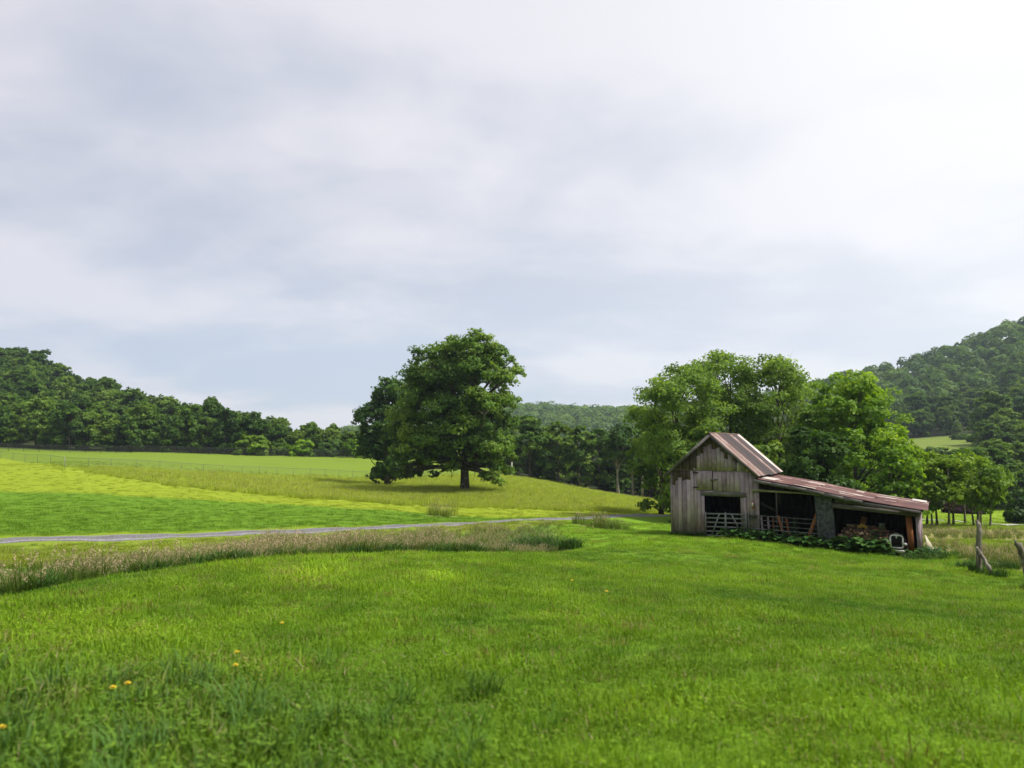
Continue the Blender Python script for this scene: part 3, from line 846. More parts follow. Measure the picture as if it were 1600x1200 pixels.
# woods: a handful of crowns, copied tree by tree
def variants(seed0, n, Ht, R, dens, size, mat, bark='bark', **env):
    res = []
    for k in range(n):
        r_ = random.Random(seed0 + k)
        res.append(tree_meshes(seed0 + k, Ht * r_.uniform(.85, 1.15), Ht * .015, R * r_.uniform(.72, 1.12), 22, dens, size, mat, bark=bark, r0=.25,
                               env=dict(tc=r_.uniform(.32, .48), rr=(.28, .44), inner=.3), cr=dict(sub=18, subr=.36, flat=.82, lower=.5, rnd=.85, tv=.16), tr=dict(nlimb=7, sides=5)))
    return res
VW = variants(200, 9, 11.8, 4.5, 120, .42, 'wood_leaf')
VH = variants(230, 5, 13.0, 5.2, 60, .68, 'hill_leaf')
def grow(points, vs, name, label, group, rnd, smin=.8, smax=1.2, protos={}):
    for (x, y, s) in points:
        k = rnd.randrange(len(vs))
        key = (id(vs), k, name, label)
        sc = (s * rnd.uniform(.9, 1.12), s * rnd.uniform(.9, 1.12), s * rnd.uniform(smin, smax))
        loc = (x, y, H(x, y) - .2)
        if key not in protos:
            protos[key] = plant_tree(name, vs[k], loc, label, rnd.uniform(0, 6.28), sc, group)
        else:
            dup(protos[key], loc, rnd.uniform(0, 6.28), sc, label, group)
def spread(rnd, n, pxr, Df, spacing, tries=9000):
    out_ = []
    for _ in range(tries):
        q = rnd.uniform(*pxr)
        lo, hi = Df(q)
        if hi <= lo: continue
        D = math.sqrt(rnd.uniform(lo * lo, hi * hi))
        x = (q - 800) / F_PX * D
        sp_ = spacing(D) if callable(spacing) else spacing
        if all((x - a) ** 2 + (D - b) ** 2 > sp_ * sp_ for a, b, _ in out_):
            out_.append((x, D, rnd.uniform(.78, 1.2)))
            if len(out_) >= n: break
    return out_
rn = random.Random(4)
left_ridge = lambda q: float(np.interp(q, [-100, 0, 560, 640], [335, 330, 238, 225]))
lp = spread(rn, 205, (-70, 622), lambda q: (179 if q < 520 else 186, left_ridge(q)), 7.4, 14000)
front = []
for q in np.arange(-50, 640, 27):
    D = 178 + rn.uniform(0, 5); front.append(((q - 800) / F_PX * D, D, rn.uniform(.8, 1.12)))
_sf = lambda x, y: float(np.interp(800 + F_PX * x / y, [280, 400, 500, 620], [1.0, .84, .64, .54]))
front = [(x, y, s * _sf(x, y)) for x, y, s in front]
lp = [(x, y, s * _sf(x, y)) for x, y, s in lp]
lp += [(x, y, s * .55) for x, y, s in spread(rn, 44, (400, 625), lambda q: (181, 236), 5.6)]
lp = [p for p in lp if all((p[0] - a) ** 2 + (p[1] - b) ** 2 > 36 for a, b, _ in front)]
grow(front, VW, 'woodland_tree', 'dark green broadleaf tree in the front row of the wood behind the long wire fence', 'front trees of the left hillside wood', rn)
grow(lp, VW, 'woodland_tree', 'green broadleaf tree in the dense wood climbing the left hill', 'trees of the left hillside wood', rn)
fp = spread(rn, 30, (790, 1075), lambda q: (160, 215), 8.5)
grow(fp, VW, 'woodland_tree', 'shaded tree deep in the wood between the oak and the barn', 'trees deep in the wood between oak and barn', rn, .85, 1.05)
bp_ = spread(rn, 18, (1075, 1400), lambda q: (112, 165), 9)
grow(bp_, VW, 'woodland_tree', 'shaded tree in the wood behind the grove at the barn', 'trees in the wood behind the barn grove', rn, .8, 1.0)
rp = [(x, y, s * (.62 if 800 + F_PX * x / y < 1535 else .9)) for x, y, s in spread(rn, 34, (1395, 1650), lambda q: (122, 138) if q < 1535 else (120, 235), 7.5)]
grow(rp, VW, 'woodland_tree', 'dark tree in the low wood beyond the right hand meadow', 'trees of the low wood beyond the meadow', rn, .75, .95)
right_ridge = lambda q: float(np.interp(q, [1250, 1320, 1600, 1700], [560, 605, 645, 650]))
hp = spread(rn, 260, (1290, 1640), lambda q: (314 if q < 1545 else 240, right_ridge(q)), lambda D: 10.5 + (D - 300) * .012, 20000)
hp.sort(key=lambda p: p[1])
grow([(x, y, s * 1.0) for x, y, s in hp[:70]], VH, 'hillside_tree', 'rounded green tree on the lower slope of the right hand mountain', 'trees on the lower mountain slope', rn)
def mass_wood(name, pts_, label, seed, nq, size, mat, hh=12.5, R_=5.2):
    rs_ = np.random.RandomState(seed)
    Vs, Ts = [], []
    for (x, y, s) in pts_:
        dd = unit(rs_.normal(size=(nq, 3))); dd[:, 2] = np.where(dd[:, 2] < -.3, -dd[:, 2], dd[:, 2])
        lump = 1 + .28 * np.sin(dd[:, 0] * 3.1 + x) * np.sin(dd[:, 1] * 3.7 + y) + rs_.normal(size=nq) * .07
        P = dd * np.array([R_, R_, hh * .46]) * s * lump[:, None] + np.array([x, y, H(x, y) + hh * .5 * s])
        V, _f = leaf_quads(rs_, P, dd + rs_.normal(size=(nq, 3)) * .4 + np.array([0, 0, .35]), size * rs_.uniform(.7, 1.3, nq))
        Vs.append(V); Ts.append(np.clip(.5 + rs_.normal() * .22 + rs_.normal(size=nq) * .12, 0, 1))
    V = np.concatenate(Vs)
    return tag(link(name, np_mesh(name, V, np.arange(len(V)).reshape(-1, 4), [M[mat]], tint=np.concatenate(Ts))), label, 'woodland', kind='stuff')
more = [(x, y, s) for x, y, s in spread(rn, 60, (1240, 1330), lambda q: (400, 640), 12)]
mass_wood('mountain_woodland', hp[70:] + more, 'continuous woodland on the upper slope of the right hand mountain', 8, 330, 1.35, 'hill_leaf')
fr = spread(rn, 620, (540, 1290), lambda q: (640, 925), 14.5, 30000)
mass_wood('distant_woodland', fr, 'bluish wooded ridge on the horizon between the oak and the grove', 9, 170, 2.0, 'hill_leaf', 13, 7.5)

# shrubs and small trees
def shrub(seed, px, D, top_py, R, mat, label, name='shrub', cat='shrub', group=None, dens=170, size=.42):
    p_ = on(px, D)
    ht = max(1.2, at(px, top_py, D).z - p_.z)
    ms = tree_meshes(seed, ht, ht * .02, R, 14, dens, size, mat, r0=.07, env=dict(tc=.3, rr=(.32, .48), inner=.25), cr=dict(sub=12, subr=.36, lower=.8), tr=dict(nlimb=6, sides=5))
    return plant_tree(name, ms, p_, label, seed, 1.0, group, cat)
shrub(300, 396, 172, 683, 3.9, 'young_leaf', 'rounded olive green shrub at the far end of the wire fence')
shrub(301, 440, 173, 694, 2.3, 'wood_leaf', 'low dark shrub beside the rounded olive shrub')
shrub(302, 474, 172, 690, 3.4, 'maple', 'spiky bright green shrub midway along the far field edge')
shrub(303, 515, 174, 690, 3.6, 'hill_leaf', 'dull green shrub between the two bright ones at the far field edge')
shrub(304, 556, 172, 687, 2.5, 'maple', 'bright green upright shrub left of the oak at the far field edge')
shrub(305, 590, 170, 703, 2.4, 'wood_leaf', 'low shrub half hidden behind the maple beside the oak')
shrub(306, 1500, 112, 789, 2.6, 'purple_leaf', 'dark purple leaved bush at the far edge of the right hand meadow')
shrub(307, 1592, 70, 781, 1.6, 'dark_leaf', 'small dark tree at the right edge of the meadow beside the path', 'small_tree', 'tree', size=.3)
shrub(308, 1585, 68, 812, 1.3, 'dark_leaf', 'low clipped dark bush below the small tree at the meadow path', size=.25)
shrub(309, 1573, 69, 814, .8, 'dark_leaf', 'smallest dark bush next to the meadow path', size=.25)
shrub(310, 1500, 285, 683, 3.4, 'hill_leaf', 'lone rounded bush on the small hill meadow', dens=60, size=.8)
for k, (a, D, b, R_, lb) in enumerate(((1420, 195, 703, 4.0, 'green shrub below the hill meadow, nearest the maple'), (1455, 200, 702, 4.2, 'wide green shrub along the lower edge of the hill meadow'), (1490, 198, 705, 3.4, 'dark round shrub under the middle of the hill meadow'),
                                      (1512, 205, 702, 3.2, 'pair-like second dark round shrub at the lower edge of the hill meadow'), (1540, 205, 696, 4.5, 'large dark shrub at the right foot of the hill meadow'))):
    shrub(320 + k, a, D, b, R_, 'wood_leaf' if k > 1 else 'hill_leaf', lb, dens=80, size=.6)
shrub(311, 1527, 262, 692, 5.2, 'wood_leaf', 'dark round tree at the foot of the hill meadow', 'small_tree', 'tree', dens=60, size=.8)
YT = [(1426, 66, 692, 2.4, .0, 'leafy young tree pressed against the right edge of the yellow green maple'), (1500, 68, 702, 2.3, .0, 'tall young tree between the slender ones and the bunched stems'),
      (1440, 69, 700, 2.2, .0, 'young tree just behind the low end of the lean-to roof'),
      (1449, 63, 748, 1.5, .0, 'thin curved young tree nearest the low end of the lean-to'), (1456, 65, 704, 2.4, .0, 'tall pale young tree just right of the lean-to'),
      (1474, 63, 716, 2.0, .03, 'slender young tree in the middle of the pale row'), (1482, 66, 710, 2.2, -.02, 'young tree fourth in the pale row across the meadow'),
      (1518, 63, 714, 2.9, .0, 'widest pale young tree, its stems bunched behind the forked post'), (1538, 61, 750, 1.7, .06, 'small young tree with bowed trunk at the right of the pale row')]
for k, (a, D, b, R_, ln, lb) in enumerate(YT):
    p_ = on(a, D); ht = at(a, b, D).z - p_.z
    ms = tree_meshes(330 + k, ht, ht * .30, R_, 16, 190, .22, 'young_leaf', bark='pale_bark', r0=.10,
                     env=dict(tc=.5, rr=(.28, .42), inner=.1), cr=dict(sub=14, subr=.38, flat=.7, lower=.7, rnd=.8), tr=dict(nlimb=9, limb_r=.45, lean=ln))
    t_ = plant_tree('young_tree', ms, p_, lb, 0)
    if k == 7:
        for j, (ox, bend) in enumerate(((-.28, -.1), (.22, .25), (.4, .1))):
            mb = MB(); mb.tube([(ox, .1 * j, -.2), (ox * 1.1, .1, 1.0), (ox + bend, 0, ht * .55)], [.09, .07, .03], 6)
            link('trunk', mb.mesh('trunk', [M['pale_bark']], True), t_)

# ----------------------------------------------------------------- fences, poles, posts
def wire_fence(name, label, P, hgt, posts, pale=(), gap=.16, wid=.008, pw=.06, pmat='post'):
    """P: ground polyline of the run; posts: ground points"""
    base = P[0]
    f_ = thing(name, label, 'fence', base)
    mb = MB()
    for a, b in zip(P[:-1], P[1:]):
        dv = b - a; L_ = dv.length; n_ = max(1, int(L_ / gap)); side_ = Vector((dv.x, dv.y, 0)).normalized()
        for i in range(n_):
            q = a + dv * (i / n_); q.z = a.z + dv.z * i / n_
            q = q - base
            mb.add([q - side_ * wid / 2 + Vector((0, 0, .04)), q + side_ * wid / 2 + Vector((0, 0, .04)), q + side_ * wid / 2 + Vector((0, 0, hgt)), q - side_ * wid / 2 + Vector((0, 0, hgt))], [(0, 1, 2, 3)])
        for h_ in np.arange(.1, hgt + .01, gap):
            a_, b_ = a - base, b - base; zz_ = Vector((0, 0, h_)); ww = Vector((0, 0, wid / 2))
            mb.add([a_ + zz_ - ww, b_ + zz_ - ww, b_ + zz_ + ww, a_ + zz_ + ww], [(0, 1, 2, 3)])
    mb.build('wire_mesh', M['wire'], f_)
    mr = MB(); mr.tube([p - base + Vector((0, 0, hgt)) for p in P], .022, 5)
    mr.build('top_rail', M['tube'], f_)
    for i, p in enumerate(posts):
        mp_ = MB(); q = p - base
        w_ = pw * (1.6 if i in pale else 1)
        mp_.tube([q + Vector((0, 0, -.3)), q + Vector((0, 0, hgt + .08)), q + Vector((0, 0, hgt + .11))], [w_ / 2, w_ / 2, w_ / 4], 8)
        mp_.build('post', M['pale_post'] if i in pale else M[pmat], f_)
    return f_
def foot(px):
    return on(px, float(np.interp(px, fence_px, fence_D)))
pxs = [142, 177, 216, 253, 287, 321, 351, 381, 408, 435, 461, 487, 510, 531, 553, 573, 592, 611, 630, 648, 666, 684, 700, 716, 732, 748, 764, 780]
line = [105] + pxs + [800]
wire_fence('wire_fence', 'long wire mesh fence crossing the field behind the oak', [foot(q) for q in line], 1.35, [foot(q) for q in line], pale=(0,), pmat='post')
lleg = [105, 83, 62, 43, 24, 5, -15]
wire_fence('wire_fence', 'short wire mesh fence running uphill from the pale corner post', [foot(q) for q in lleg[::-1]], 1.35, [foot(q) for q in lleg[1:]])
ff = [on(q, 168.5 + .004 * q) for q in range(-80, 575, 24)]
wire_fence('chain_link_fence', 'dark chain link fence along the foot of the left hillside wood', ff, 1.6, ff, gap=.13, wid=.014, pw=.075, pmat='dark_metal')
def pole(px, D, top_py, w_, mat, label, name='wooden_pole'):
    p_ = on(px, D); hh = at(px, top_py, D).z - p_.z
    mb = MB(); mb.tube([(0, 0, -.4), (0, 0, hh * .5), (.02, 0, hh - .05), (.02, 0, hh)], [w_ * .55, w_ * .5, w_ * .45, w_ * .3], 10)
    o_ = mb.build(name, M[mat], None, False, p_)
    return tag(o_, label, 'pole')
pole(1002, 117, 737, .30, 'pale_bark', 'pale bare wooden pole standing at the wood edge left of the barn')
pole(799.5, 141, 722, .30, 'pale_post', 'short white pole at the fence end right of the oak')

def rough_post(mb, pts_, rad, seed, n=9, m_=0):
    rr = random.Random(seed)
    P, Rr = [], []
    steps = 14
    for i in range(steps + 1):
        f = i / steps * (len(pts_) - 1); k = min(int(f), len(pts_) - 2)
        P.append(Vector(pts_[k]).lerp(Vector(pts_[k + 1]), f - k) + Vector((rr.uniform(-1, 1), rr.uniform(-1, 1), 0)) * rad[0] * .13)
        Rr.append((rad[0] + (rad[1] - rad[0]) * i / steps) * rr.uniform(.86, 1.14))
    mb.tube(P, Rr, n, m_)
pb = on(1518, 25); ptop = at(1527, 813, 25.2)
t_ = thing('fence_post', 'lichen covered leaning fence post propped by a diagonal brace', 'fence post', pb)
mb = MB(); rough_post(mb, [(0, 0, -.4), Vector(((ptop - pb).x * .35, .05, (ptop - pb).z * .5)), Vector(((ptop - pb).x * .75, .05, (ptop - pb).z * .85)), ptop - pb], (.098, .062), 3)
rough_post(mb, [Vector(((ptop - pb).x * .8, .05, (ptop - pb).z * .86)), (ptop - pb) + Vector((.07, 0, -.05))], (.05, .035), 5)
mb.build('post', M['post_bark'], t_, True)
bf = on(1544, 24.3)
mb = MB(); rough_post(mb, [bf - pb + Vector((0, 0, -.15)), at(1526, 855, 25.0) - pb], (.075, .05), 7)
mb.build('brace', M['post_bark'], t_, True)
p2 = on(1598, 21); t2 = at(1590, 845, 21.1)
mb = MB(); rough_post(mb, [(0, 0, -.4), (t2 - p2) * .5 + Vector((.03, 0, 0)), t2 - p2 - Vector((0, 0, .06))], (.115, .085), 9, 10)
mb.tube([(t2 - p2) + Vector((-.05, 0, -.14)), (t2 - p2) + Vector((-.065, 0, .03))], [.05, .02], 6)
tag(mb.build('fence_post', M['post_bark'], None, True, p2), 'thick rotten topped fence post at the right edge of the lawn', 'fence post')

# footpath across the far right meadow
pp = [G(1415, 811.5), G(1480, 814), G(1530, 818), G(1565, 821), G(1640, 823.5)]
pv, kk = [], 24
for i in range(kk + 1):
    f = i / kk * (len(pp) - 1); k = min(int(f), len(pp) - 2); q = pp[k].lerp(pp[k + 1], f - k)
    for of in (-.7, 0, .7):
        y_ = q.y + of; pv.append((q.x, y_, H(q.x, y_) + .05))
tag(link('path', np_mesh('path', np.array(pv), np.array([(i * 3 + j, i * 3 + 3 + j, i * 3 + 4 + j, i * 3 + 1 + j) for i in range(kk) for j in (0, 1)]), [plain_mat('pale_path', (.36, .35, .33), .9, 0, .3, 2.0)])),
    'pale narrow path crossing the meadow on the right', 'path', kind='structure')


# ----------------------------------------------------------------- the barn
rb = random.Random(17)
barn = thing('barn', 'small weathered grey board barn with rusty roof and open lean-to', 'barn', BARN_P, BARN_RZ)
PEAK_X, PEAK_Z, GW, EAVE = 2.22, 5.42, 4.45, 3.45
SL = (PEAK_Z - EAVE) / PEAK_X
def gable_z(x): return PEAK_Z - abs(x - PEAK_X) * SL - .06
def gz0(x, y):
    wv = BARN_P + BX * x + BY * y
    return H(wv.x, wv.y) - BARN_P.z
def planks(mb, x0, x1, zt, zb, y, th=.028, openings=(), stain=None, wr=(.16, .27), frame='x', m_=0, jag=.02, dz_top=0.0):
    x = x0
    gp_ = -.006 if y > 1 or frame == 'y' else .004
    while x < x1 - .02:
        w_ = min(rb.uniform(*wr), x1 - x)
        if x1 - x - w_ < .07: w_ = x1 - x
        a, b = x + gp_, x + w_ - gp_
        t_ = rb.uniform(.1, .95); off = rb.uniform(-.010, .010)
        cuts = [(zb(x) + rb.uniform(-jag, jag * 2), None)]
        segs = [(zb((a + b) / 2) + rb.uniform(-jag, 2 * jag), None)]
        spans = []
        cur = zb((a + b) / 2) + rb.uniform(-jag, 2 * jag)
        for (xa, xb, za, zc_) in sorted(openings, key=lambda o_: o_[2]):
            if a >= xa - .03 and b <= xb + .03:
                if za > cur + .02: spans.append((cur, za, None))
                cur = max(cur, zc_)
        spans.append((cur, None, None))
        for lo, hi, _ in spans:
            top = (zt(a), zt(b)) if hi is None else (hi, hi)
            if min(top) <= lo + .01: continue
            zs = stain((a + b) / 2) + rb.uniform(-.24, .2) if (stain and hi is None) else 99
            pieces = [(lo, lo, top[0], top[1], 0.0)]
            if zs < min(top) - .03: pieces = [(lo, lo, max(zs, lo + .02), max(zs + rb.uniform(-.1, .1), lo + .02), 0.0), (max(zs, lo + .02), None, top[0], top[1], 1.0)]
            lastp = None
            for (l0, l1, t0, t1, s_) in pieces:
                if lastp: l0, l1 = lastp
                def pt(xx, yy, zz_): return (xx, yy, zz_) if frame == 'x' else (yy, xx, zz_)
                ya, yb_ = y + off, y + off + th
                mb.poly8([pt(a, ya, l0), pt(b, ya, l1), pt(b, yb_, l1), pt(a, yb_, l0)], [pt(a, ya, t0), pt(b, ya, t1), pt(b, yb_, t1), pt(a, yb_, t0)], m_, t_, s_)
                lastp = (t0, t1)
        x += w_
def stain_front(x):
    e = abs(x - PEAK_X)
    base_ = gable_z(x)
    prof = float(np.interp(x, [0, .35, .6, .8, 1.3, 1.8, 2.22, 2.6, 3.0, 3.5, 4.45], [.75, .95, .7, 1.1, .85, .5, .55, .28, .45, .16, .12]))
    return base_ - prof
SEAM = 3.52
DOOR = (1.80, 3.80, -9, 2.16)
HAY = (1.36, 2.27, 2.42, 3.48)
mb = MB()
planks(mb, 0, GW, lambda x: min(gable_z(x), SEAM), lambda x: gz0(x, 0) - .06, 0, openings=[DOOR, HAY], stain=stain_front, jag=.03)
planks(mb, .12, GW - .12, gable_z, lambda x: SEAM - .05, -.034, stain=stain_front, jag=.006)
mb.build('gable_wall', M['wall'], barn)
mb = MB(); planks(mb, .02, 6.2, lambda y: EAVE - .05, lambda y: gz0(0, y) - .1, -.03, frame='y'); mb.build('side_wall', M['wall'], barn)
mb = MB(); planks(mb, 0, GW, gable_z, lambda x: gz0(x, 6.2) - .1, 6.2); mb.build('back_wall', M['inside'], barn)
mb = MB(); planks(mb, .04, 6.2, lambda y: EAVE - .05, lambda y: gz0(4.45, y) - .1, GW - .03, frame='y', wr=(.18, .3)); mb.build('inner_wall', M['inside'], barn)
# hay door
hd = MB(); planks(hd, HAY[0] + .02, HAY[1] - .05, lambda x: HAY[3] - .02, lambda x: HAY[2] + .02, -.018, jag=.008, wr=(.2, .3))
hdo = hd.build('hay_door', M['wall'], barn)
for z_ in (3.36, 2.58):
    mb = MB(); mb.box((1.36, -.045, z_), (.26, .02, .05)); mb.tube([(1.27, -.05, z_ - .05), (1.27, -.05, z_ + .05)], .022, 6)
    mb.build('hinge', M['hinge'], hdo)
mb = MB(); mb.box((2.32, -.05, 3.0), (.36, .04, .075), Matrix.Rotation(-.12, 3, 'Y'), 0, .8); mb.build('latch', M['board_x'], hdo)
# doorway trim
mb = MB(); mb.bar((1.62, -.03, 2.27), (3.92, -.03, 2.25), .05, .22, t=.75); mb.build('lintel', M['board_x'], barn)
mb = MB(); mb.box((1.73, -.02, 1.02), (.13, .06, 2.24), None, 0, .35); mb.build('door_frame', M['wall'], barn)
mb = MB(); mb.box((3.87, -.02, .95), (.15, .06, 2.36), None, 0, .55); mb.build('door_frame', M['wall'], barn)
mb = MB(); mb.box((4.50, -.02, 1.3), (.15, .12, 3.3), Matrix.Rotation(.012, 3, 'Y'), 0, .45); mb.build('corner_post', M['wall'], barn); mb = MB(); mb.box((.03, -.03, 1.7), (.11, .05, 3.3), None, 0, .4); mb.build('corner_post', M['wall'], barn)

# main roof: ribbed sheets running from ridge to eave
def ribbed(mb, P0, along, across, n_rib, tint_, nrm_, amp=.022, t_jit=0.0):
    rib_t = rb.choice((.08, .14, .34)) if nrm_.x else rb.choice((.03, .06, .16))
    """one roofing sheet; P0 top corner, along = vector down the slope, across = sheet width"""
    prof = []
    for i in range(n_rib):
        f = i / n_rib
        prof += [(f, 0), (f + .30 / n_rib, 0), (f + .5 / n_rib, amp), (f + .70 / n_rib, 0)]
    prof.append((1, 0))
    vs = []
    for f, h_ in prof: vs += [P0 + across * f + nrm_ * h_, P0 + across * f + nrm_ * h_ + along]
    fs = [(2 * i, 2 * i + 1, 2 * i + 3, 2 * i + 2) for i in range(len(prof) - 1)]
    b = len(mb.V); mb.add(vs, fs, 0, tint_)
    for i in range(len(fs)):
        if abs(prof[i][1] - prof[i + 1][1]) > 1e-6: mb.T[-len(fs) + i] = min(1, tint_ + rib_t)
YF, YB = -.34, 6.35
mb = MB()
tints = [.58, .40, .08, .24, .06, .20, .38, .10, .26, .86]
nS = len(tints)
for side_, xe in ((1, 4.70), (-1, -.30)):
    n_ = Vector((side_ * SL, 0, 1)).normalized()
    top = Vector((PEAK_X, YF, PEAK_Z)); al = Vector((xe - PEAK_X, 0, -abs(xe - PEAK_X) * SL))
    wS = (YB - YF) / nS
    for i in range(nS):
        extra = rb.uniform(-.03, .07)
        ribbed(mb, top + Vector((0, wS * i, .018 * (i % 2) + .012)), al * (1 + extra / al.length), Vector((0, wS + .03, 0)), 3, tints[i] if side_ == 1 else .3, n_)
mb.tube([(PEAK_X, YF - .02, PEAK_Z + .03), (PEAK_X, YB + .02, PEAK_Z + .03)], .035, 6, 0, .62)
roof = mb.build('roof', M['roof_main'], barn)
mb = MB()
for side_, xe in ((1, 4.62), (-1, -.24)):
    a = Vector((PEAK_X, 0, PEAK_Z - .035)); b = Vector((xe, 0, PEAK_Z - abs(xe - PEAK_X) * SL - .035))
    for k in range(11):
        f0, f1 = k / 11 + .004, (k + 1) / 11 - .004
        p_, q = a.lerp(b, f0), a.lerp(b, f1)
        mb.poly8([(p_.x, YF + .03, p_.z - .025), (q.x, YF + .03, q.z - .025), (q.x, YB - .03, q.z - .025), (p_.x, YB - .03, p_.z - .025)], [(p_.x, YF + .03, p_.z), (q.x, YF + .03, q.z), (q.x, YB - .03, q.z), (p_.x, YB - .03, p_.z)], 0, rb.random())
mb.build('roof_boards', M['board_y'], roof)
mb = MB()
for side_, xe in ((1, 4.64), (-1, -.27)):
    mb.bar((PEAK_X + side_ * .01, YF + .005, PEAK_Z - .09), (xe, YF + .005, PEAK_Z - abs(xe - PEAK_X) * SL - .09), .03, .155, t=.55 if side_ < 0 else .45)
mb.build('barge_board', M['board_x'], roof)

# lean-to
LX0, LX1, LZ0, LG = 4.42, 11.92, 3.12, -.170
LY0, LY1 = -.38, 5.35
def lz(x, y=0): return LZ0 + (x - LX0) * LG + .02 * math.sin(x * 1.1) - .05 * math.exp(-((x - 8.8) / 1.5) ** 2)
mb = MB()
course = [4.42, 7.05, 9.6, 11.92]
rowsN = 9
wS = (LY1 - LY0) / rowsN
pal = [[.40, .44, .30], [.33, .34, .46], [.62, .30, .36], [.36, .68, .28], [.44, .30, .40], [.30, .42, .34], [.62, .36, .74], [.38, .60, .36], [.55, .40, .62]]
for r_ in range(rowsN):
    for k in range(3):
        xa, xb = course[k] + rb.uniform(-.25, .25) * (k > 0), course[k + 1] + .12
        xs = np.linspace(xa, xb, 6)
        ti = pal[r_][k] + rb.uniform(-.04, .04)
        lift = .014 * (2 - k) + .008 * (r_ % 2) + .012
        for a, b in zip(xs[:-1], xs[1:]):
            ribbed(mb, Vector((a, LY0 + wS * r_, lz(a) + lift)), Vector((b - a, 0, lz(b) - lz(a))), Vector((0, wS + .02, 0)), 3, ti, Vector((0, 0, 1)), .020)
# pale replacement patches
for (xa, xb, ya, yb_, ti) in ((4.5, 5.3, .3, 1.9, .97), (6.5, 7.3, 3.0, 4.2, .95), (6.35, 7.3, -.38, -.12, .96), (8.75, 9.1, 3.6, 4.7, 1.0), (11.3, 11.95, 3.9, 5.3, 1.0), (8.3, 9.0, .2, .5, .9), (10.2, 10.7, 1.0, 1.4, .85)):
    ribbed(mb, Vector((xa, ya, lz(xa) + .065)), Vector((xb - xa, 0, lz(xb) - lz(xa))), Vector((0, yb_ - ya, 0)), max(1, int((yb_ - ya) / .3)), ti * .82, Vector((0, 0, 1)), .018)
lroof = mb.build('lean_to_roof', M['roof_lean'], barn)
mb = MB()
for k in range(14):
    ya = LY0 + .04 + k * .405; xs = np.linspace(4.5, 11.85, 6)
    for a, b in zip(xs[:-1], xs[1:]):
        mb.poly8([(a, ya, lz(a) - .045), (b, ya, lz(b) - .045), (b, ya + .395, lz(b) - .045), (a, ya + .395, lz(a) - .045)], [(a, ya, lz(a) - .015), (b, ya, lz(b) - .015), (b, ya + .395, lz(b) - .015), (a, ya + .395, lz(a) - .015)], 0, rb.random())
mb.build('roof_boards', M['inside'], lroof)
mb = MB()
xs = np.linspace(4.40, 9.35, 7)
for a, b in zip(xs[:-1], xs[1:]): mb.bar((a, LY0 - .02, lz(a) - .10), (b + .01, LY0 - .02, lz(b) - .10), .03, .17, t=.62)
mb.bar((9.25, LY0 + .03, lz(9.25) - .17), (11.78, LY0 + .03, lz(11.78) - .13), .035, .16, t=.38)
mb.bar((9.3, LY0 + .10, lz(9.3) - .05), (11.85, LY0 + .10, lz(11.85) - .05), .035, .09, t=.2)
mb.build('fascia_board', M['board_x'], lroof)
for x in np.arange(5.1, 11.8, 1.05):
    mb = MB(); mb.bar((x, LY0 + .15, lz(x) - .12), (x, LY1 - .1, lz(x) - .12), .06, .14, t=rb.random()); mb.build('rafter', M['inside'], lroof)
# front framing
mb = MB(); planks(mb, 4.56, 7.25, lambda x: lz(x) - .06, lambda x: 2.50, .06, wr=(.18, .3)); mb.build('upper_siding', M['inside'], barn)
mb = MB()
xs = [4.28, 5.0, 5.8, 6.6, 7.45]; zs = [2.53, 2.50, 2.47, 2.45, 2.38]
for i in range(4): mb.bar((xs[i], -.10, zs[i]), (xs[i + 1] + .01, -.10, zs[i + 1]), .10, .11 - .012 * i, t=.5 + .1 * (i % 2))
mb.build('slab_beam', M['mossy'], barn)
tp_ = MB()
gy0 = gz0(7.6, 0)
nxs, nzs = 6, 9
vs, fs = [], []
for j in range(nzs + 1):
    f = j / nzs; z_ = gy0 - .1 + f * (lz(7.55) - .14 - gy0 + .1)
    for i in range(nxs + 1):
        g = i / nxs
        x_ = 7.36 + (8.16 - 7.36) * g - .16 * f + .10 * f * (1 - g) * 0
        vs.append((x_, -.13 + .02 * math.sin(7 * f + 4 * g) - .05 * (g > .99) * 0 + .012 * rb.uniform(-1, 1), z_))
for j in range(nzs):
    for i in range(nxs): a = j * (nxs + 1) + i; fs.append((a, a + 1, a + nxs + 2, a + nxs + 1))
n0 = len(vs); vs += [(v_[0], v_[1] + .05, v_[2]) for v_ in vs]; fs += [tuple(n0 + i for i in f_[::-1]) for f_ in fs]
for j in range(nzs):
    for i in (0, nxs): a = j * (nxs + 1) + i; b = a + nxs + 1; fs.append((a, b, b + n0, a + n0) if i == 0 else (b, a, a + n0, b + n0))
tp_.add(vs, fs); tp_.build('tar_paper_panel', M['tar'], barn)
mb = MB()
mb.box((7.42, .02, (gy0 + lz(7.4)) / 2 - .1), (.15, .14, lz(7.4) - gy0 - .1), None, 0, .3)
mb.build('post', M['wall'], barn)
mb = MB(); mb.bar((8.02, -.10, 1.90), (11.60, -.10, 1.64), .09, .21, t=.58); mb.build('header_beam', M['board_x'], barn)
mb = MB(); planks(mb, 8.1, 9.9, lambda x: lz(x) - .12, lambda x: 2.0 - (x - 8.02) * .0726, -.055, wr=(.3, .5), openings=[(8.3, 8.62, 2.06, 2.34)]); mb.build('infill_boards', M['board_x'], barn)
mb = MB(); gR = gz0(11.6, 0)
mb.box((11.62, -.04, (gR + 1.75) / 2 - .1), (.17, .15, 1.95 - gR), Matrix.Rotation(-.02, 3, 'Y'), 0, .33); mb.build('post', M['wall'], barn)
mb = MB(); mb.box((11.28, .10, (gR + 1.62) / 2 - .05), (.25, .06, 1.62 - gR), Matrix.Rotation(-.05, 3, 'Y'), 0, .5); o_ = mb.build('post', M['orange_wood'], barn); o_["label"] = 'orange brown board post inside the corner'
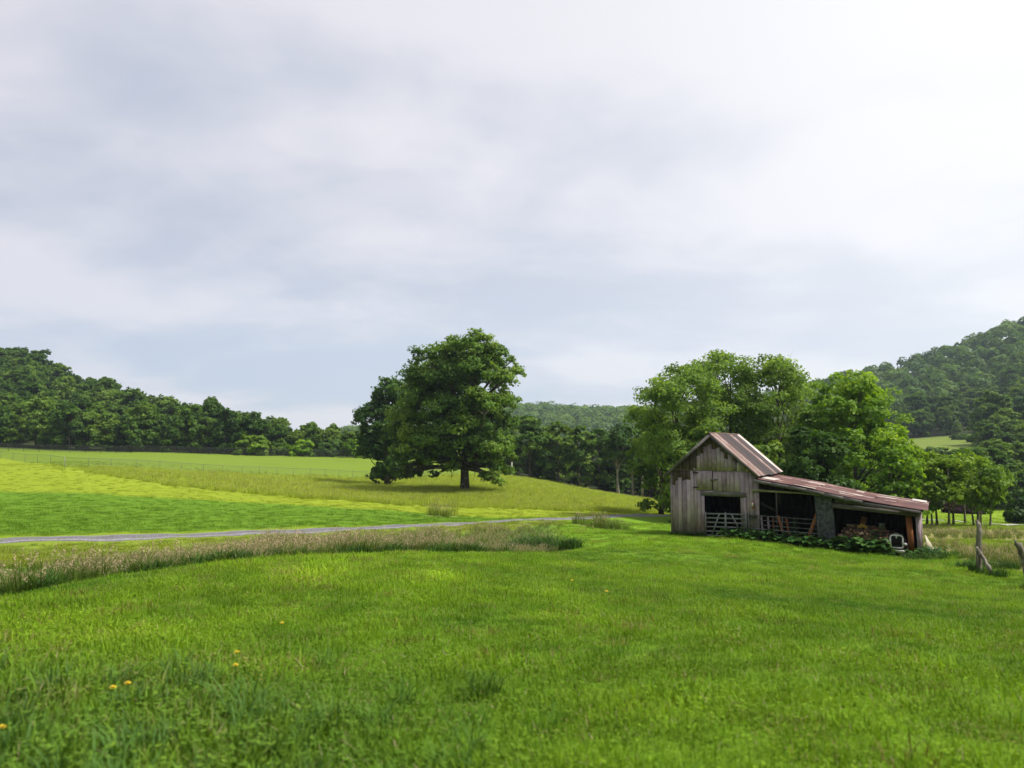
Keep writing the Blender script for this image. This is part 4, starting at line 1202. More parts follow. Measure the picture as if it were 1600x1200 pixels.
mb = MB(); planks(mb, .1, 5.2, lambda y: lz(11.65) - .1, lambda y: gz0(11.6, y) - .1, 11.66, frame='y', wr=(.18, .3)); mb.build('side_wall', M['wall'], barn)
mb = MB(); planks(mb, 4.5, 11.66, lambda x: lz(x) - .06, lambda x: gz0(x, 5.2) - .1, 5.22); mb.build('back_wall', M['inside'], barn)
mb = MB(); mb.box((5.55, .03, 2.12), (.16, .05, .6), None, 0, .4); mb.build('brace', M['inside'], barn); mb = MB(); mb.box((5.0, .0, 1.7), (.8, .05, .12), Matrix.Rotation(.5, 3, 'Y'), 0, .3); mb.build('brace', M['inside'], barn)

def barn_world(x, y, z): return BARN_P + BX * x + BY * y + Vector((0, 0, z))

# gate in the gable doorway
def gate_mesh(name, label, p0, p1, hgt, rails, rad, ends, diag, mat):
    base = barn_world(*p0)
    g_ = thing(name, label, 'gate', base, BARN_RZ)
    L_ = p1[0] - p0[0]; dy = p1[1] - p0[1]; dz_ = p1[2] - p0[2]
    q = lambda f, z_, o_=0: Vector((L_ * f, dy * f + o_, dz_ * f + z_))
    return g_, q
g_, q = gate_mesh('farm_gate', 'pale grey five rail metal farm gate across the gable doorway', (1.84, -.16, gz0(1.9, -.15) + .03), (3.98, -.16, gz0(3.9, -.15) + .06), 1.25, 6, .02, 0, 0, 'gate')
for k in range(6):
    z_ = .05 + k * .225
    mb = MB(); mb.bar(q(0, z_), q(1, z_), .035, .075, t=.5); mb.build('rail', M['gate'], g_)
for f in (0.02, .5, .98):
    mb = MB(); mb.bar(q(f, -.02, -.03), q(f, 1.26, -.03), .085 if f == .5 else .06, .03, t=.5, up=(0, 1, 0)); mb.build('stile', M['gate'], g_)
for f0, f1 in ((.36, .15), (.64, .86)):
    mb = MB(); mb.bar(q(f0, 1.2, -.045), q(f1, .0 if f1 < .5 else .25, -.045), .065, .025, t=.5, up=(0, 1, 0)); mb.build('brace', M['gate'], g_)
g2, q = gate_mesh('tube_gate', 'dull five bar tube gate closing the left bay of the lean-to', (4.08, -.30, gz0(4.1, -.3) + .12), (7.35, -.24, gz0(7.35, -.24) + .22), 1.2, 5, .02, 0, 0, 'tube')
for k in range(6):
    z_ = .06 + [0, .2, .4, .6, .84, 1.06][k]
    mb = MB(); mb.tube([q(0, z_), q(.5, z_ - .01), q(1, z_)], .021, 7); mb.build('rail', M['gate'] if k in (2,) else M['tube'], g2)
for f in (0, .5, 1):
    mb = MB(); mb.tube([q(f, .04), q(f, 1.14)], .020 if f not in (0, 1) else .026, 7); mb.build('upright', M['tube'], g2)

# things on and in the barn
l_ = thing('lantern', 'small faded red and white lantern hung beside the gable doorway', 'lantern', barn_world(4.28, -.13, 1.62), BARN_RZ)
mb = MB(); mb.box((0, 0, .15), (.13, .07, .34)); mb.build('casing', M['red'], l_)
mb = MB(); mb.box((0, -.042, .17), (.075, .02, .20)); mb.build('glass', M['white'], l_)
mb = MB(); mb.tube([(-.05, 0, .31), (-.04, 0, .41), (.04, 0, .41), (.05, 0, .31)], .008, 5); mb.build('handle', M['hinge'], l_)
mb = MB(); mb.box((0, 0, 0), (.5, .12, .09), None, 0, .5); mb.box((-.12, .02, -.09), (.06, .05, .12), None, 0, .3); mb.box((.14, .02, -.09), (.06, .05, .12), None, 0, .3)
tag(mb.build('shelf', M['board_x'], None, False, barn_world(4.22, -.12, 1.24)), 'short grey board shelf on the barn corner below the lantern', 'shelf'); bpy.data.objects['shelf'].rotation_euler = (0, 0, BARN_RZ)
def plank(x0, y0, x1, y1, h_, w_, mat, label, t_=.5, group=None):
    a = barn_world(x0, y0, gz0(x0, y0) + .02); b = barn_world(x1, y1, gz0(x0, y0) + h_)
    mb = MB(); dv = b - a
    mb.bar((0, 0, 0), dv, w_, .03, t=t_, up=tuple(BY))
    mb.V = [tuple(v_) for v_ in mb.V]
    o_ = mb.build('plank', M[mat], None, False, a)
    return tag(o_, label, 'plank', group)
# "up" is the barn's depth direction, so the broad face looks outwards
plank(4.70, .10, 4.58, .34, 1.25, .10, 'wall', 'pale grey plank leaning at the left end behind the tube gate', .95)
plank(4.98, .3, 4.84, .7, 1.2, .10, 'wall', 'thin grey plank second from the left behind the tube gate', .6)
plank(5.22, .35, 5.06, .8, 1.25, .08, 'orange_wood', 'dark reddish plank leaning between the grey and orange ones', .1)
plank(5.78, .12, 5.38, .5, 1.32, .12, 'orange_wood', 'bright orange plank leaning left behind the tube gate', .75)
plank(5.95, .45, 5.72, .8, 1.2, .11, 'orange_wood', 'brown plank just right of the bright orange one', .25)
plank(6.72, .10, 7.28, .55, 1.75, .17, 'orange_wood', 'wide orange plank leaning right against the tar paper panel', .7)
plank(8.45, .25, 8.75, .9, 1.0, .18, 'orange_wood', 'short orange plank at the left end of the firewood heap', .8)
plank(8.95, .55, 9.3, 1.1, 1.62, .25, 'orange_wood', 'broad tan plank standing tall in the firewood heap', .9)
# cream board against the outside of the low end
cb = barn_world(11.98, .1, gz0(11.98, .1) - .03)
mb = MB(); mb.poly8([(0, -.1, 0), (.42, -.1, 0), (.42, .3, 0), (0, .3, 0)], [(-.12, -.06, 1.0), (-.08, -.06, 1.0), (-.08, .2, .95), (-.12, .2, .95)], 0, .5)
o_ = tag(mb.build('leaning_board', M['cream'], None, False, cb), 'cream painted board leaning against the outer end of the lean-to', 'board'); o_.rotation_euler = (0, 0, BARN_RZ)

# firewood: four split logs, copied piece by piece into a heap
def log_mesh(k):
    r_ = random.Random(700 + k)
    mb = MB(); L_, R_ = r_.uniform(.40, .52), r_.uniform(.07, .105)
    shape = [(math.cos(a) * R_ * r_.uniform(.85, 1.1), math.sin(a) * R_ * r_.uniform(.85, 1.1)) for a in np.linspace(0, (3.5 if k % 2 else 2.2) if k < 4 else 5.9, 7)]
    if k < 4: shape.append((r_.uniform(-.02, .02), -.02))
    n_ = len(shape)
    a_ = [(-L_ / 2, s_[0], s_[1]) for s_ in shape]; b_ = [(L_ / 2 + r_.uniform(-.02, .02), s_[0] * .95, s_[1] * .95) for s_ in shape]
    mb.add(a_ + b_, [(i, (i + 1) % n_, n_ + (i + 1) % n_, n_ + i) for i in range(n_)] + [tuple(range(n_))[::-1], tuple(range(n_, 2 * n_))])
    for i in range(len(mb.M)):
        mb.M[i] = 1 if (i >= n_ or (k < 4 and i >= n_ - 2)) else 0
    return mb.mesh('firewood_log', [M['bark_log'], M['cut_log'] if k % 3 else M['pale_cut']])
LOGS = [log_mesh(k) for k in range(6)]
rl_ = random.Random(23)
def heap(x): return float(np.interp(x, [8.2, 8.6, 9.1, 9.8, 10.4, 10.9, 11.2], [.75, 1.10, 1.34, 1.26, 1.02, .66, .3]))
cnt = 0
first = [None] * 6
for lay in range(9):
    for x in np.arange(8.3, 11.15, .20):
        for y in (.12, .42, .78, 1.2, 1.7):
            xx, yy = x + rl_.uniform(-.08, .08), y + rl_.uniform(-.1, .1)
            z_ = .06 + lay * .135
            surf = heap(xx) * (.66 + .34 * min(1, max(0, yy) / 1.0))
            if z_ > surf or z_ < surf - .33: continue
            k = rl_.randrange(6)
            loc = barn_world(xx, yy, gz0(xx, yy) + z_ + rl_.uniform(-.02, .03))
            rot = (rl_.uniform(0, 6.28), rl_.uniform(-.3, .3), BARN_RZ + rl_.choice([rl_.gauss(1.57, .45), rl_.gauss(.3, .5)]))
            lb, gp = 'split firewood log in the heap under the lean-to', 'firewood logs heaped under the lean-to'
            if first[k] is None:
                o_ = link('firewood_log', LOGS[k]); o_.location = loc; o_.rotation_euler = rot; tag(o_, lb, 'log', gp); first[k] = o_
            else: dup(first[k], loc, label=lb, group=gp, rot=rot)
            cnt += 1
print('logs', cnt)
mb = MB(); rough_post(mb, [(0, 0, 0), (.05, .3, .03)], (.17, .165), 4, 12, 0)
mb.M[-1] = 1; mb.M[-2] = 1
tag(mb.build('stump', [M['pale_cut'], M['pale_cut']], None, False, barn_world(8.38, .02, gz0(8.4, 0) + .52)), 'pale barkless stump at the left end of the firewood heap', 'stump')
mb = MB(); mb.box((0, 0, .12), (.26, .2, .24)); mb.box((0, 0, .25), (.29, .23, .03)); mb.box((0, -.106, .12), (.12, .012, .12))
o_ = tag(mb.build('small_box', plain_mat('grey_green_box', (.20, .22, .17), .7), None, False, barn_world(10.05, .9, gz0(10, .9) + 1.16)), 'small greyish lidded box on top of the firewood heap', 'box'); o_.rotation_euler = (0, .1, BARN_RZ + .2)
mb = MB(); mb.tube([(-.19, 0, 0), (-.17, 0, .1), (0, 0, .16), (.17, 0, .1), (.19, 0, 0)], [.05, .09, .11, .09, .05], 8)
o_ = tag(mb.build('yellow_sack', plain_mat('ochre_sack', (.42, .25, .05), .8), None, True, barn_world(9.25, .5, gz0(9.3, .5) + 1.1)), 'lumpy ochre yellow bundle on the firewood heap', 'bundle'); o_.rotation_euler = (0, 0, BARN_RZ)

# front of an old machine parked under the low end
tz = gz0(10.85, -.1)
tr_ = thing('old_tractor', 'old small tractor nose with white framed dark grille under the lean-to end', 'tractor', barn_world(10.72, -.30, tz + .02), BARN_RZ)
mb = MB(); gv = []
W2, z0_, z1_ = .24, .42, .98
ring = [(-W2 + .02, z0_), (W2 - .02, z0_), (W2 + .01, z0_ + .06), (W2 + .02, z1_ - .09), (W2 - .05, z1_), (-W2 + .05, z1_), (-W2 - .02, z1_ - .09), (-W2 - .01, z0_ + .06)]
for k in range(8):
    a, b = ring[k], ring[(k + 1) % 8]
    mb.bar((a[0], 0, a[1]), (b[0], 0, b[1]), .10, .065, up=(0, 1, 0) if False else (0, 0, 1) if abs(a[1] - b[1]) < .02 else (1, 0, 0))
mb.bar((0, -.01, z1_ - .02), (0, -.01, z1_ - .13), .05, .06, up=(1, 0, 0))
mb.build('grille_frame', M['white'], tr_)
mb = MB(); mb.box((0, .05, (z0_ + z1_) / 2), (.44, .04, .5))
for x_ in np.linspace(-.2, .2, 9): mb.box((x_, .02, (z0_ + z1_) / 2), (.014, .03, .5))
mb.build('grille', M['dark_metal'], tr_)
for sx in (-1, 1):
    mb = MB(); mb.tube([(sx * .36, .06, .68 if sx < 0 else .60), (sx * .36, -.04, .68 if sx < 0 else .60), (sx * .36, -.07, .68 if sx < 0 else .60)], [.05, .07, .05], 12)
    mb.tube([(sx * .27, .03, .66), (sx * .36, .03, .66 if sx < 0 else .6)], .025, 6); mb.build('headlight', M['white'], tr_)
mb = MB(); mb.tube([(0, .05, z1_ + .02), (0, .05, z1_ + .06), (0, .05, z1_ + .10)], [.03, .10, .09], 12); mb.build('radiator_cap', M['gate'], tr_)
mb = MB(); mb.bar((-.33, -.14, .31), (0, -.16, .285), .05, .12); mb.bar((0, -.16, .285), (.33, -.14, .265), .05, .12); mb.build('bumper', M['white'], tr_)
mb = MB(); mb.box((0, .65, .72), (.46, 1.1, .42)); mb.box((0, .6, .45), (.3, 1.1, .25)); mb.build('hood', M['dark_metal'], tr_)
for sx in (-1, 1):
    mb = MB(); mb.tube([(sx * .34, .4, .22), (sx * .46, .4, .22)], .22, 14); mb.build('wheel', M['dark_metal'], tr_)


# ----------------------------------------------------------------- burdock and other leafy weeds
def big_leaf(mb, base, dirv, L_, W_, r_, t_):
    """heart shaped drooping leaf"""
    dirv = Vector(dirv).normalized(); side_ = dirv.cross(Vector((0, 0, 1))).normalized(); up_ = side_.cross(dirv)
    prof = [(-.12, .30), (0, .62), (.2, .95), (.45, 1.0), (.7, .72), (.9, .34), (1.0, .03)]
    vs = []
    for f, wd in prof:
        c_ = Vector(base) + dirv * (f * L_) + up_ * (.16 * L_ * math.sin(max(f, 0) * 2.2)) - Vector((0, 0, 1)) * (.36 * L_ * max(f, 0) ** 2)
        for s_ in (-1, 0, 1):
            vs.append(c_ + side_ * (s_ * wd * W_ / 2) + up_ * (abs(s_) * .10 * W_ + r_.uniform(-.02, .02)))
    mb.add(vs, [(3 * i + j, 3 * i + j + 1, 3 * i + j + 4, 3 * i + j + 3) for i in range(len(prof) - 1) for j in (0, 1)], 0, t_)
def burdock(seed, nl, hh, Ls):
    r_ = random.Random(seed); mb = MB()
    for i in range(nl):
        a = i * 2.4 + r_.uniform(-.4, .4); f = i / nl
        el = .35 + .9 * f
        tip = Vector((math.cos(a) * math.cos(el), math.sin(a) * math.cos(el), math.sin(el) * 1.05)) * hh * r_.uniform(.55, 1.0)
        mb.tube([(0, 0, -.05), tip * .5 + Vector((0, 0, .05)), tip], [.012, .010, .007], 5, 1, .6)
        big_leaf(mb, tip, (math.cos(a), math.sin(a), .25 - .2 * f), Ls * r_.uniform(.7, 1.1), Ls * r_.uniform(.6, .85), r_, r_.uniform(.15, .95))
    return mb.mesh('burdock_plant', [M['burdock'], M['stem']], True)
BD = [burdock(800 + k, n_, h_, l_) for k, (n_, h_, l_) in enumerate(((13, .55, .36), (11, .45, .42), (15, .68, .33), (9, .36, .34)))]
rq = random.Random(31)
bspots = [(3.1, -.55, .8), (3.55, -.7, .9), (4.0, -.65, .95), (4.5, -.8, 1.0), (4.95, -.6, .85), (5.3, -.75, 1.0), (5.6, -.5, 1.1), (5.95, -.8, 1.0), (6.2, -.5, 1.2), (6.6, -.75, 1.0), (6.95, -.55, 1.1), (7.2, -.85, .8),
          (8.0, -.55, 1.1), (8.35, -.4, 1.3), (8.5, -.75, 1.0), (8.8, -.45, 1.35), (9.0, -.75, 1.0), (9.2, -.4, 1.4), (9.45, -.75, 1.1), (9.7, -.4, 1.25), (9.9, -.75, 1.0), (10.1, -.5, .9), (10.35, -.85, .65),
          (10.55, -.95, .34), (11.1, -.95, .36), (11.4, -.8, .6), (11.75, -.6, .75), (12.1, -.6, .8), (12.35, -.35, .7), (12.45, -.8, .6)]
firstb = [None] * 4
for i, (x, y, s) in enumerate(bspots):
    k = rq.randrange(4); loc = barn_world(x + rq.uniform(-.1, .1), y, gz0(x, y)); rz = rq.uniform(0, 6.28)
    lb, gp = ('broad leaved burdock crowded along the front of the lean-to', 'burdock plants along the lean-to front') if x < 12 else ('broad leaved burdock sprawling past the outer corner post of the lean-to', 'burdock plants at the lean-to corner')
    if firstb[k] is None:
        o_ = link('burdock_plant', BD[k]); o_.location = loc; o_.rotation_euler = (0, 0, rz); o_.scale = (s * 1.15,) * 3; tag(o_, lb, 'plant', gp); firstb[k] = o_
    else: dup(firstb[k], loc, rz, s * 1.15, lb, gp)
# tall feathery weed behind the tube gate
mb = MB(); r_ = random.Random(5)
mb.tube([(0, 0, 0), (.03, 0, .7), (.0, 0, 1.35)], [.02, .015, .005], 5, 1)
for i in range(46):
    z_ = .12 + 1.2 * i / 46; a = i * 2.4
    big_leaf(mb, (0, 0, z_), (math.cos(a), math.sin(a), .35), (.46 - .25 * z_) * r_.uniform(.8, 1.1), .12, r_, r_.uniform(.1, .6))
o_ = link('tall_weed', mb.mesh('tall_weed', [M['burdock'], M['stem']], True)); o_.location = barn_world(6.25, -.05, gz0(6.25, 0)); tag(o_, 'tall cone shaped leafy weed growing up behind the tube gate', 'weed')


# ----------------------------------------------------------------- grasses
HID = bpy.data.collections.new('grass_sources')   # not linked to the scene: only instanced
def tuft(name, seed, n, rad, h, wd, bend, seedfrac=0.0, clover=0, lean=.35, straw=0.0):
    r_ = np.random.RandomState(seed)
    V, Fq, T, Mi = [], [], [], []
    def strip(pts_, ws, side_, mi, t_):
        b = len(V)
        for p_, w_ in zip(pts_, ws): V.append(p_ - side_ * w_ / 2); V.append(p_ + side_ * w_ / 2)
        for i in range(len(pts_) - 1): Fq.append((b + 2 * i, b + 2 * i + 1, b + 2 * i + 3, b + 2 * i + 2)); T.append(t_); Mi.append(mi)
    for i in range(n):
        a = r_.uniform(0, 6.283); rr = rad * math.sqrt(r_.uniform(0, 1))
        p0 = np.array([math.cos(a) * rr, math.sin(a) * rr, -.02])
        hh = r_.uniform(*h); b_ = r_.uniform(0, 6.283)
        od = np.array([math.cos(b_), math.sin(b_), 0]) * hh * bend * r_.uniform(.3, 1.2) + np.array([math.cos(a), math.sin(a), 0]) * hh * lean * rr / rad
        side_ = np.array([-math.sin(b_), math.cos(b_), 0]); t_ = float(np.clip(r_.normal(.5, .2), 0, 1)); w_ = wd * r_.uniform(.7, 1.3)
        sd = r_.uniform() < seedfrac
        up = np.array([0, 0, hh])
        if sd:
            strip([p0, p0 + od * .25 + up * .55, p0 + od * .8 + up], [w_ * .45, w_ * .35, w_ * .3], side_, 0, min(1, t_ + .2))
            tipp = p0 + od * .8 + up
            for k in range(7):
                q0 = tipp - up * (.02 + .026 * k) - od * .02 * k
                dv = r_.normal(size=3) * .5 + np.array([od[0], od[1], .15]) / (np.linalg.norm(od) + .1)
                dv = dv / np.linalg.norm(dv) * hh * .085
                s2 = np.cross(dv, r_.normal(size=3)); s2 /= np.linalg.norm(s2) + 1e-6
                strip([q0, q0 + dv * .5, q0 + dv + np.array([0, 0, -.015])], [.006, .015, .004], s2, 1, float(r_.uniform(0, 1)))
        else:
            strip([p0, p0 + od * .3 + up * .62, p0 + od + up * .95], [w_, w_ * .8, w_ * .12], side_, 1 if r_.uniform() < straw else 0, t_)
    for i in range(clover):
        a = r_.uniform(0, 6.283); rr = rad * math.sqrt(r_.uniform(0, 1)); hh = r_.uniform(h[0] * .4, h[1] * .75)
        c_ = np.array([math.cos(a) * rr, math.sin(a) * rr, hh]); t_ = float(r_.uniform(.3, 1))
        for k in range(3):
            b_ = a + k * 2.09; dv = np.array([math.cos(b_), math.sin(b_), r_.uniform(-.1, .5)]) * r_.uniform(.006, .012)
            strip([c_, c_ + dv * .6, c_ + dv * 1.15], [.004, .011, .006], np.array([-math.sin(b_), math.cos(b_), .1]), 0, t_)
    me = np_mesh(name, np.array(V), np.array(Fq), [M['grass'], M['seed']], Mi, T)
    return bpy.data.objects.new(name, me)
def source_set(cname, objs):
    c_ = bpy.data.collections.new(cname)
    for o_ in objs: c_.objects.link(o_)
    return c_
S_LAWN = source_set('lawn_sources', [tuft('lawn_tuft', 900 + k, (64, 50, 70, 44, 58, 60)[k], .20, ((.03, .07), (.03, .09), (.02, .055), (.04, .13), (.03, .08), (.025, .07))[k], (.006, .007, .0055, .008, .006, .0065)[k], (.6, .8, .5, .7, .9, .6)[k], 0, (3, 9, 2, 0, 5, 12)[k], .35, .022) for k in range(6)])
S_BROAD = source_set('broad_sources', [tuft('broad_tuft', 920 + k, 16, .12, (.12, .30), .026, .75, 0, 6) for k in range(4)])
S_TALL = source_set('tall_sources', [tuft('tall_tuft', 940 + k, 40, .22, (.40, .95), .012, .35, .42 if k < 4 else .08) for k in range(6)])
S_WEED = source_set('weed_sources', [tuft('weed_tuft', 980 + k, 46, .24, (.12, .50), .024, (.9, .7, 1.1, .8)[k], 0, 26) for k in range(4)])
S_HAY = source_set('hay_sources', [tuft('hay_tuft', 960 + k, 34, .30, (.18, .48), .018, .4, .12 if k < 2 else .02) for k in range(5)])
def scatter(name, pts_, scl, vi, gcol, coll, label, cat, seed=1):
    n = len(pts_)
    me = bpy.data.meshes.new(name)
    me.vertices.add(n); me.vertices.foreach_set('co', np.asarray(pts_, np.float32).ravel())
    r_ = np.random.RandomState(seed)
    for nm, ty, dat in (('scl', 'FLOAT', scl), ('rz', 'FLOAT', r_.uniform(0, 6.283, n))):
        me.attributes.new(nm, ty, 'POINT').data.foreach_set('value', np.asarray(dat, np.float32))
    me.attributes.new('vi', 'INT', 'POINT').data.foreach_set('value', np.asarray(vi, np.int32))
    me.attributes.new('gcol', 'FLOAT_COLOR', 'POINT').data.foreach_set('color', np.concatenate([gcol, np.ones((n, 1))], 1).astype(np.float32).ravel())
    me.update()
    o_ = link(name, me)
    ng = bpy.data.node_groups.new(name + '_nodes', 'GeometryNodeTree')
    ng.interface.new_socket('Geometry', in_out='INPUT', socket_type='NodeSocketGeometry')
    ng.interface.new_socket('Geometry', in_out='OUTPUT', socket_type='NodeSocketGeometry')
    N = ng.nodes; Lk = ng.links.new
    gi, go = N.new('NodeGroupInput'), N.new('NodeGroupOutput')
    ci = N.new('GeometryNodeCollectionInfo'); ci.inputs['Collection'].default_value = coll
    ci.inputs['Separate Children'].default_value = True; ci.inputs['Reset Children'].default_value = True
    iop = N.new('GeometryNodeInstanceOnPoints'); iop.inputs['Pick Instance'].default_value = True
    def na_(nm, ty):
        q = N.new('GeometryNodeInputNamedAttribute'); q.data_type = ty; q.inputs['Name'].default_value = nm
        return [s for s in q.outputs if s.enabled and s.name == 'Attribute'][0]
    cx_ = N.new('ShaderNodeCombineXYZ'); Lk(na_('rz', 'FLOAT'), cx_.inputs[2])
    cs_ = N.new('ShaderNodeCombineXYZ')
    sa = na_('scl', 'FLOAT')
    for i in range(3): Lk(sa, cs_.inputs[i])
    Lk(gi.outputs[0], iop.inputs['Points']); Lk(ci.outputs[0], iop.inputs['Instance']); Lk(na_('vi', 'INT'), iop.inputs['Instance Index'])
    Lk(cx_.outputs[0], iop.inputs['Rotation']); Lk(cs_.outputs[0], iop.inputs['Scale'])
    Lk(iop.outputs[0], go.inputs[0])
    md = o_.modifiers.new('grow', 'NODES'); md.node_group = ng
    return tag(o_, label, cat, kind='stuff')
rg = np.random.RandomState(77)
def sample(n, D0, D1, dmax, u=.86):
    """points thinning with distance, at most dmax per square metre"""
    D = np.exp(rg.uniform(math.log(D0), math.log(D1), n)); uu = rg.uniform(-u, u, n)
    dens = n / (2 * u * math.log(D1 / D0) * D * D)
    keep = rg.uniform(0, 1, n) < np.minimum(1, dmax / dens)
    x, y = (uu * (D + 1.5))[keep], D[keep]
    return x, y
# lawn
x, y = sample(95000, 2.6, 62, 75)
col, tall, hay, mown = zones(x, y)
lawn_ok = (mown > .6) & (y < np.interp(800 + F_PX * x / y, road_px, road_D) - 1.7)
x, y, col = x[lawn_ok], y[lawn_ok], col[lawn_ok]
zz_ = Hs(x, y)
patch = .45 * rough_noise(x * 4, y * 4) + .8 * rough_noise(x * 14 + 9, y * 14)
cc = col * (1 + .95 * patch[:, None] * np.array([1.15, .85, .7])) * rg.uniform(.7, 1.3, (len(x), 1))
dry = (rg.uniform(0, 1, len(x)) < .05 + .10 * (patch > .28))
cc[dry] = np.array([.24, .215, .07]) * rg.uniform(.6, 1.2, (dry.sum(), 1))
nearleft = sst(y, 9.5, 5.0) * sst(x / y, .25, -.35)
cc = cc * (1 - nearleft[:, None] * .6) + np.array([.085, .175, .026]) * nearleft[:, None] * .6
sc_ = np.interp(y, [3, 10, 25, 60], [1.0, 1.1, 1.25, 1.6]) * rg.uniform(.7, 1.25, len(x)) * (1 + .8 * np.clip(patch, -.7, 1)) * (1 + .5 * nearleft)
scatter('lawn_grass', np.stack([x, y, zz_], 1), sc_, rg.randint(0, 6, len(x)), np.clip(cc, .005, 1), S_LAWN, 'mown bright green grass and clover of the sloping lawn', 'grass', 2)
# broader, taller leaves on the near bank
x, y = sample(12000, 2.6, 16, 22)
nl = sst(y, 8.5, 4.2) * sst(x / y, .5, -.55)
keep = rg.uniform(0, 1, len(x)) < nl ** 1.6
x, y = x[keep], y[keep]
k_ = sst(x / y, .3, -.4)[:, None]
cc = (np.array([.095, .20, .014]) * (1 - k_) + np.array([.080, .165, .034]) * k_) * rg.uniform(.7, 1.35, (len(x), 1))
scatter('bank_grass', np.stack([x, y, Hs(x, y)], 1), rg.uniform(.22, .62, len(x)), rg.randint(0, 4, len(x)), cc, S_WEED, 'broad bladed taller grass on the near bank', 'grass', 3)
# short growth on the mown fields
x, y = sample(30000, 30, 130, 9, .8)
col, tall, hay, mown = zones(x, y)
q = 800 + F_PX * x / y
ok = (mown > .7) & (hay < .3) & ((y > np.interp(q, road_px, road_D) + 1.7) | (q > 1250))
x, y, col = x[ok], y[ok], col[ok]
scatter('field_grass', np.stack([x, y, Hs(x, y)], 1), rg.uniform(1.0, 2.0, len(x)), rg.randint(0, 6, len(x)), col * rg.uniform(.75, 1.25, (len(x), 1)), S_LAWN, 'short regrown grass of the mown hay field', 'grass', 4)
# hay
x, y = sample(60000, 60, 140, 14, .75)
col, tall, hay, mown = zones(x, y)
ok = rg.uniform(0, 1, len(x)) < hay
x, y, col = x[ok], y[ok], col[ok]
scatter('hay_grass', np.stack([x, y, Hs(x, y)], 1), rg.uniform(.7, 1.5, len(x)) * (1 + .4 * rough_noise(x * 3, y * 3)), rg.randint(0, 5, len(x)), col * 1.22 * rg.uniform(.8, 1.25, (len(x), 1)), S_HAY, 'uncut olive hay grass around the oak', 'grass', 5)
# tall grass in the ditch and by the track
x, y = sample(60000, 9, 70, 11, .95)
col, tall, hay, mown = zones(x, y)
ok = rg.uniform(0, 1, len(x)) < tall * np.where(x > 12, .6, .85)
x, y, tall = x[ok], y[ok], tall[ok]
gcl = np.array([.115, .175, .026]) * rg.uniform(.65, 1.3, (len(x), 1))
gcl = gcl * (1 + .35 * rough_noise(x * 4, y * 4)[:, None] * np.array([1.4, .9, .8]))
tn_ = rough_noise(x * 2.2 + 4, y * 2.2)
vi = np.where(rg.uniform(0, 1, len(x)) < .40 + .9 * tn_, rg.randint(0, 4, len(x)), rg.randint(4, 6, len(x)))
scatter('tall_grass', np.stack([x, y, Hs(x, y)], 1), rg.uniform(.6, 1.2, len(x)) * (.5 + .5 * tall) * np.where(x > 12, .62, 1.0) * np.where(np.minimum(*[np.hypot(x - q_[0], y - q_[1]) for q_ in TUFTS]) < 3, 1.75, 1.0) * np.interp(800 + F_PX * x / y, [700, 850, 900], [1, .6, 1]) * (1 + .75 * tn_ + .4 * rough_noise(x * 9, y * 9)) * np.interp(y, [14, 30], [.92, .72]), vi, np.clip(gcl, .005, 1), S_TALL, 'tall seeding grass with tan heads along ditch and track', 'tall grass', 6)
# dark weeds: ditch end, foot of posts and barn wall
W_ = []
def blob(cx, cy_, rx, ry, n, s0, s1):
    for _ in range(n):
        a, r_ = rg.uniform(0, 6.283), math.sqrt(rg.uniform(0, 1)); W_.append((cx + math.cos(a) * rx * r_, cy_ + math.sin(a) * ry * r_, rg.uniform(s0, s1)))
g_ = G(828, 863); blob(g_.x, g_.y + .5, 1.0, 1.2, 60, .7, 1.7)
g_ = G(868, 862); blob(g_.x, g_.y + .4, 1.3, 1.0, 70, .6, 1.5)
for px_ in np.arange(-60, 800, 7.0):      # leafy weeds along the ditch edge
    if rg.uniform() < .55:
        D_ = float(np.interp(px_, lawn_px, lawn_D)) + rg.uniform(.1, 1.6); blob((px_ - 800) / F_PX * D_, D_, .35, .3, rg.randint(3, 9), .5, 1.25)
for q_, n_ in ((pb, 14), (bf, 16), (p2, 16)): blob(q_.x, q_.y, .24, .22, n_, .35, .75)
for xx in np.arange(.1, 1.8, .16):
    wv = barn_world(xx, -.22, 0); blob(wv.x, wv.y, .2, .12, 3, .3, .65)
for q_ in ((1470, 872), (1485, 876), (1555, 892), (1575, 893), (1448, 866)):
    g_ = G(*q_); blob(g_.x, g_.y + .8, 1.2, .6, 26, .28, .75)
W_ = np.array(W_)
scatter('weeds', np.stack([W_[:, 0], W_[:, 1], Hs(W_[:, 0], W_[:, 1])], 1), W_[:, 2], rg.randint(0, 4, len(W_)), np.array([.045, .105, .018]) * rg.uniform(.5, 1.5, (len(W_), 1)), S_WEED, 'dark leafy weeds at the ditch end, posts and barn foot', 'weeds', 7)

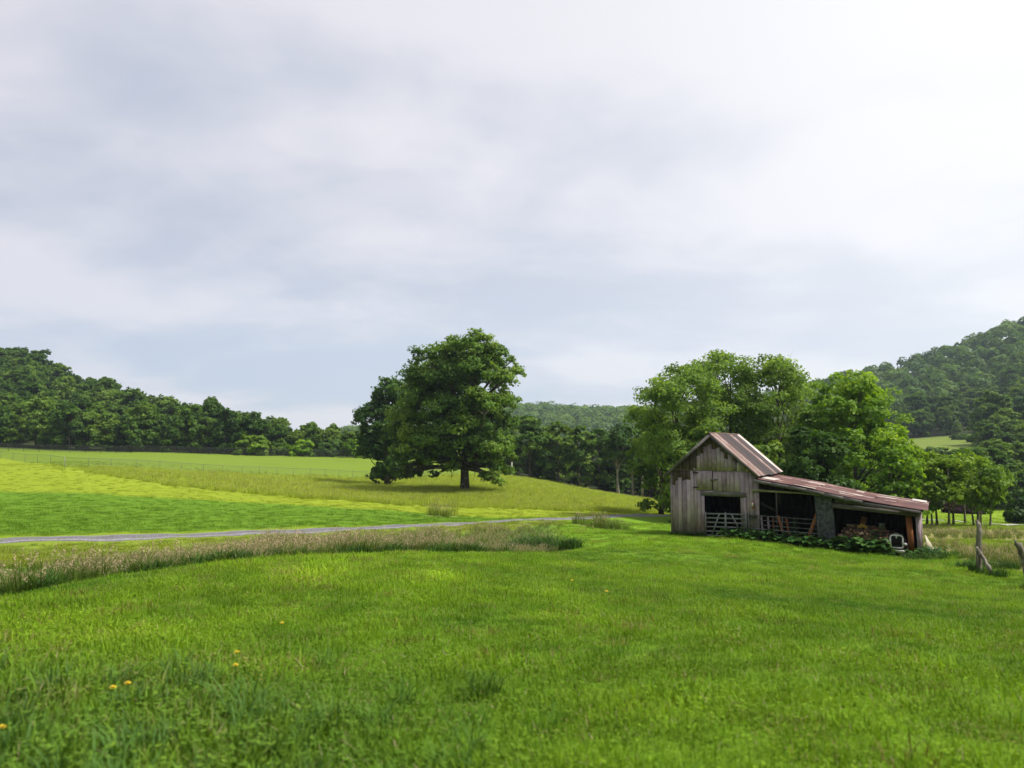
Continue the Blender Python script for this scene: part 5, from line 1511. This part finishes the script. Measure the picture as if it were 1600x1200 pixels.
# dandelions in the lawn
def dandelion():
    mb = MB()
    mb.tube([(0, 0, -.02), (.006, 0, .09), (.01, 0, .155)], [.004, .003, .003], 5, 1)
    for ring_, (rd, hz_, n_) in enumerate(((.030, .004, 14), (.022, .012, 12), (.013, .018, 9))):
        for k in range(n_):
            a = k * 6.283 / n_ + ring_ * .2; ca, sa = math.cos(a), math.sin(a); w_ = .0055
            c_ = Vector((.01, 0, .157))
            mb.add([c_ + Vector((-sa * w_ * .4, ca * w_ * .4, 0)), c_ + Vector((ca * rd - sa * w_, sa * rd + ca * w_, hz_)), c_ + Vector((ca * rd + sa * w_, sa * rd - ca * w_, hz_)), c_ + Vector((sa * w_ * .4, -ca * w_ * .4, 0))], [(0, 1, 2, 3)], 0)
    return mb.mesh('dandelion', [M['yellow'], M['stem']])
dm = dandelion(); fd = None
DL = [(197, 1079, 'largest yellow dandelion head low on the left of the lawn'), (174, 1087, 'yellow dandelion just left of the largest one'), (370, 1025, 'yellow dandelion higher up, right of the low left pair'),
      (369, 1047, 'yellow dandelion directly below another one in the left half of the lawn'), (440, 975, 'yellow dandelion farthest up the left half of the lawn'), (893, 914, 'tiny yellow dandelion far out on the lawn below the ditch end'),
      (948, 934, 'tiny yellow dandelion second farthest out on the lawn'), (3, 1155, 'yellow dandelion cut by the left edge of the picture')]
for k, (a, b, lb) in enumerate(DL):
    g_ = G(a, b + (16 if b > 960 else 6)); s_ = .85 if b > 960 else 1.0
    if fd is None:
        fd = link('dandelion', dm); fd.location = g_; fd.scale = (s_,) * 3; tag(fd, lb, 'flower', 'dandelions scattered in the lawn')
    else: dup(fd, g_, k * 1.3, s_, lb, 'dandelions scattered in the lawn')


# ----------------------------------------------------------------- the air: thin summer haze
mb = MB(); mb.box((0, 730, 80), (3400, 1600, 260))
m, t, o = new_mat('summer_haze')
pv_ = t.n('ShaderNodeVolumePrincipled', {'Color': (.72, .85, 1.0, 1), 'Density': .00016, 'Anisotropy': 0.2})
t.t.links.new(pv_.outputs[0], o.inputs['Volume'])
tag(mb.build('haze', m), 'thin bluish summer haze over the valley', 'haze', kind='stuff')
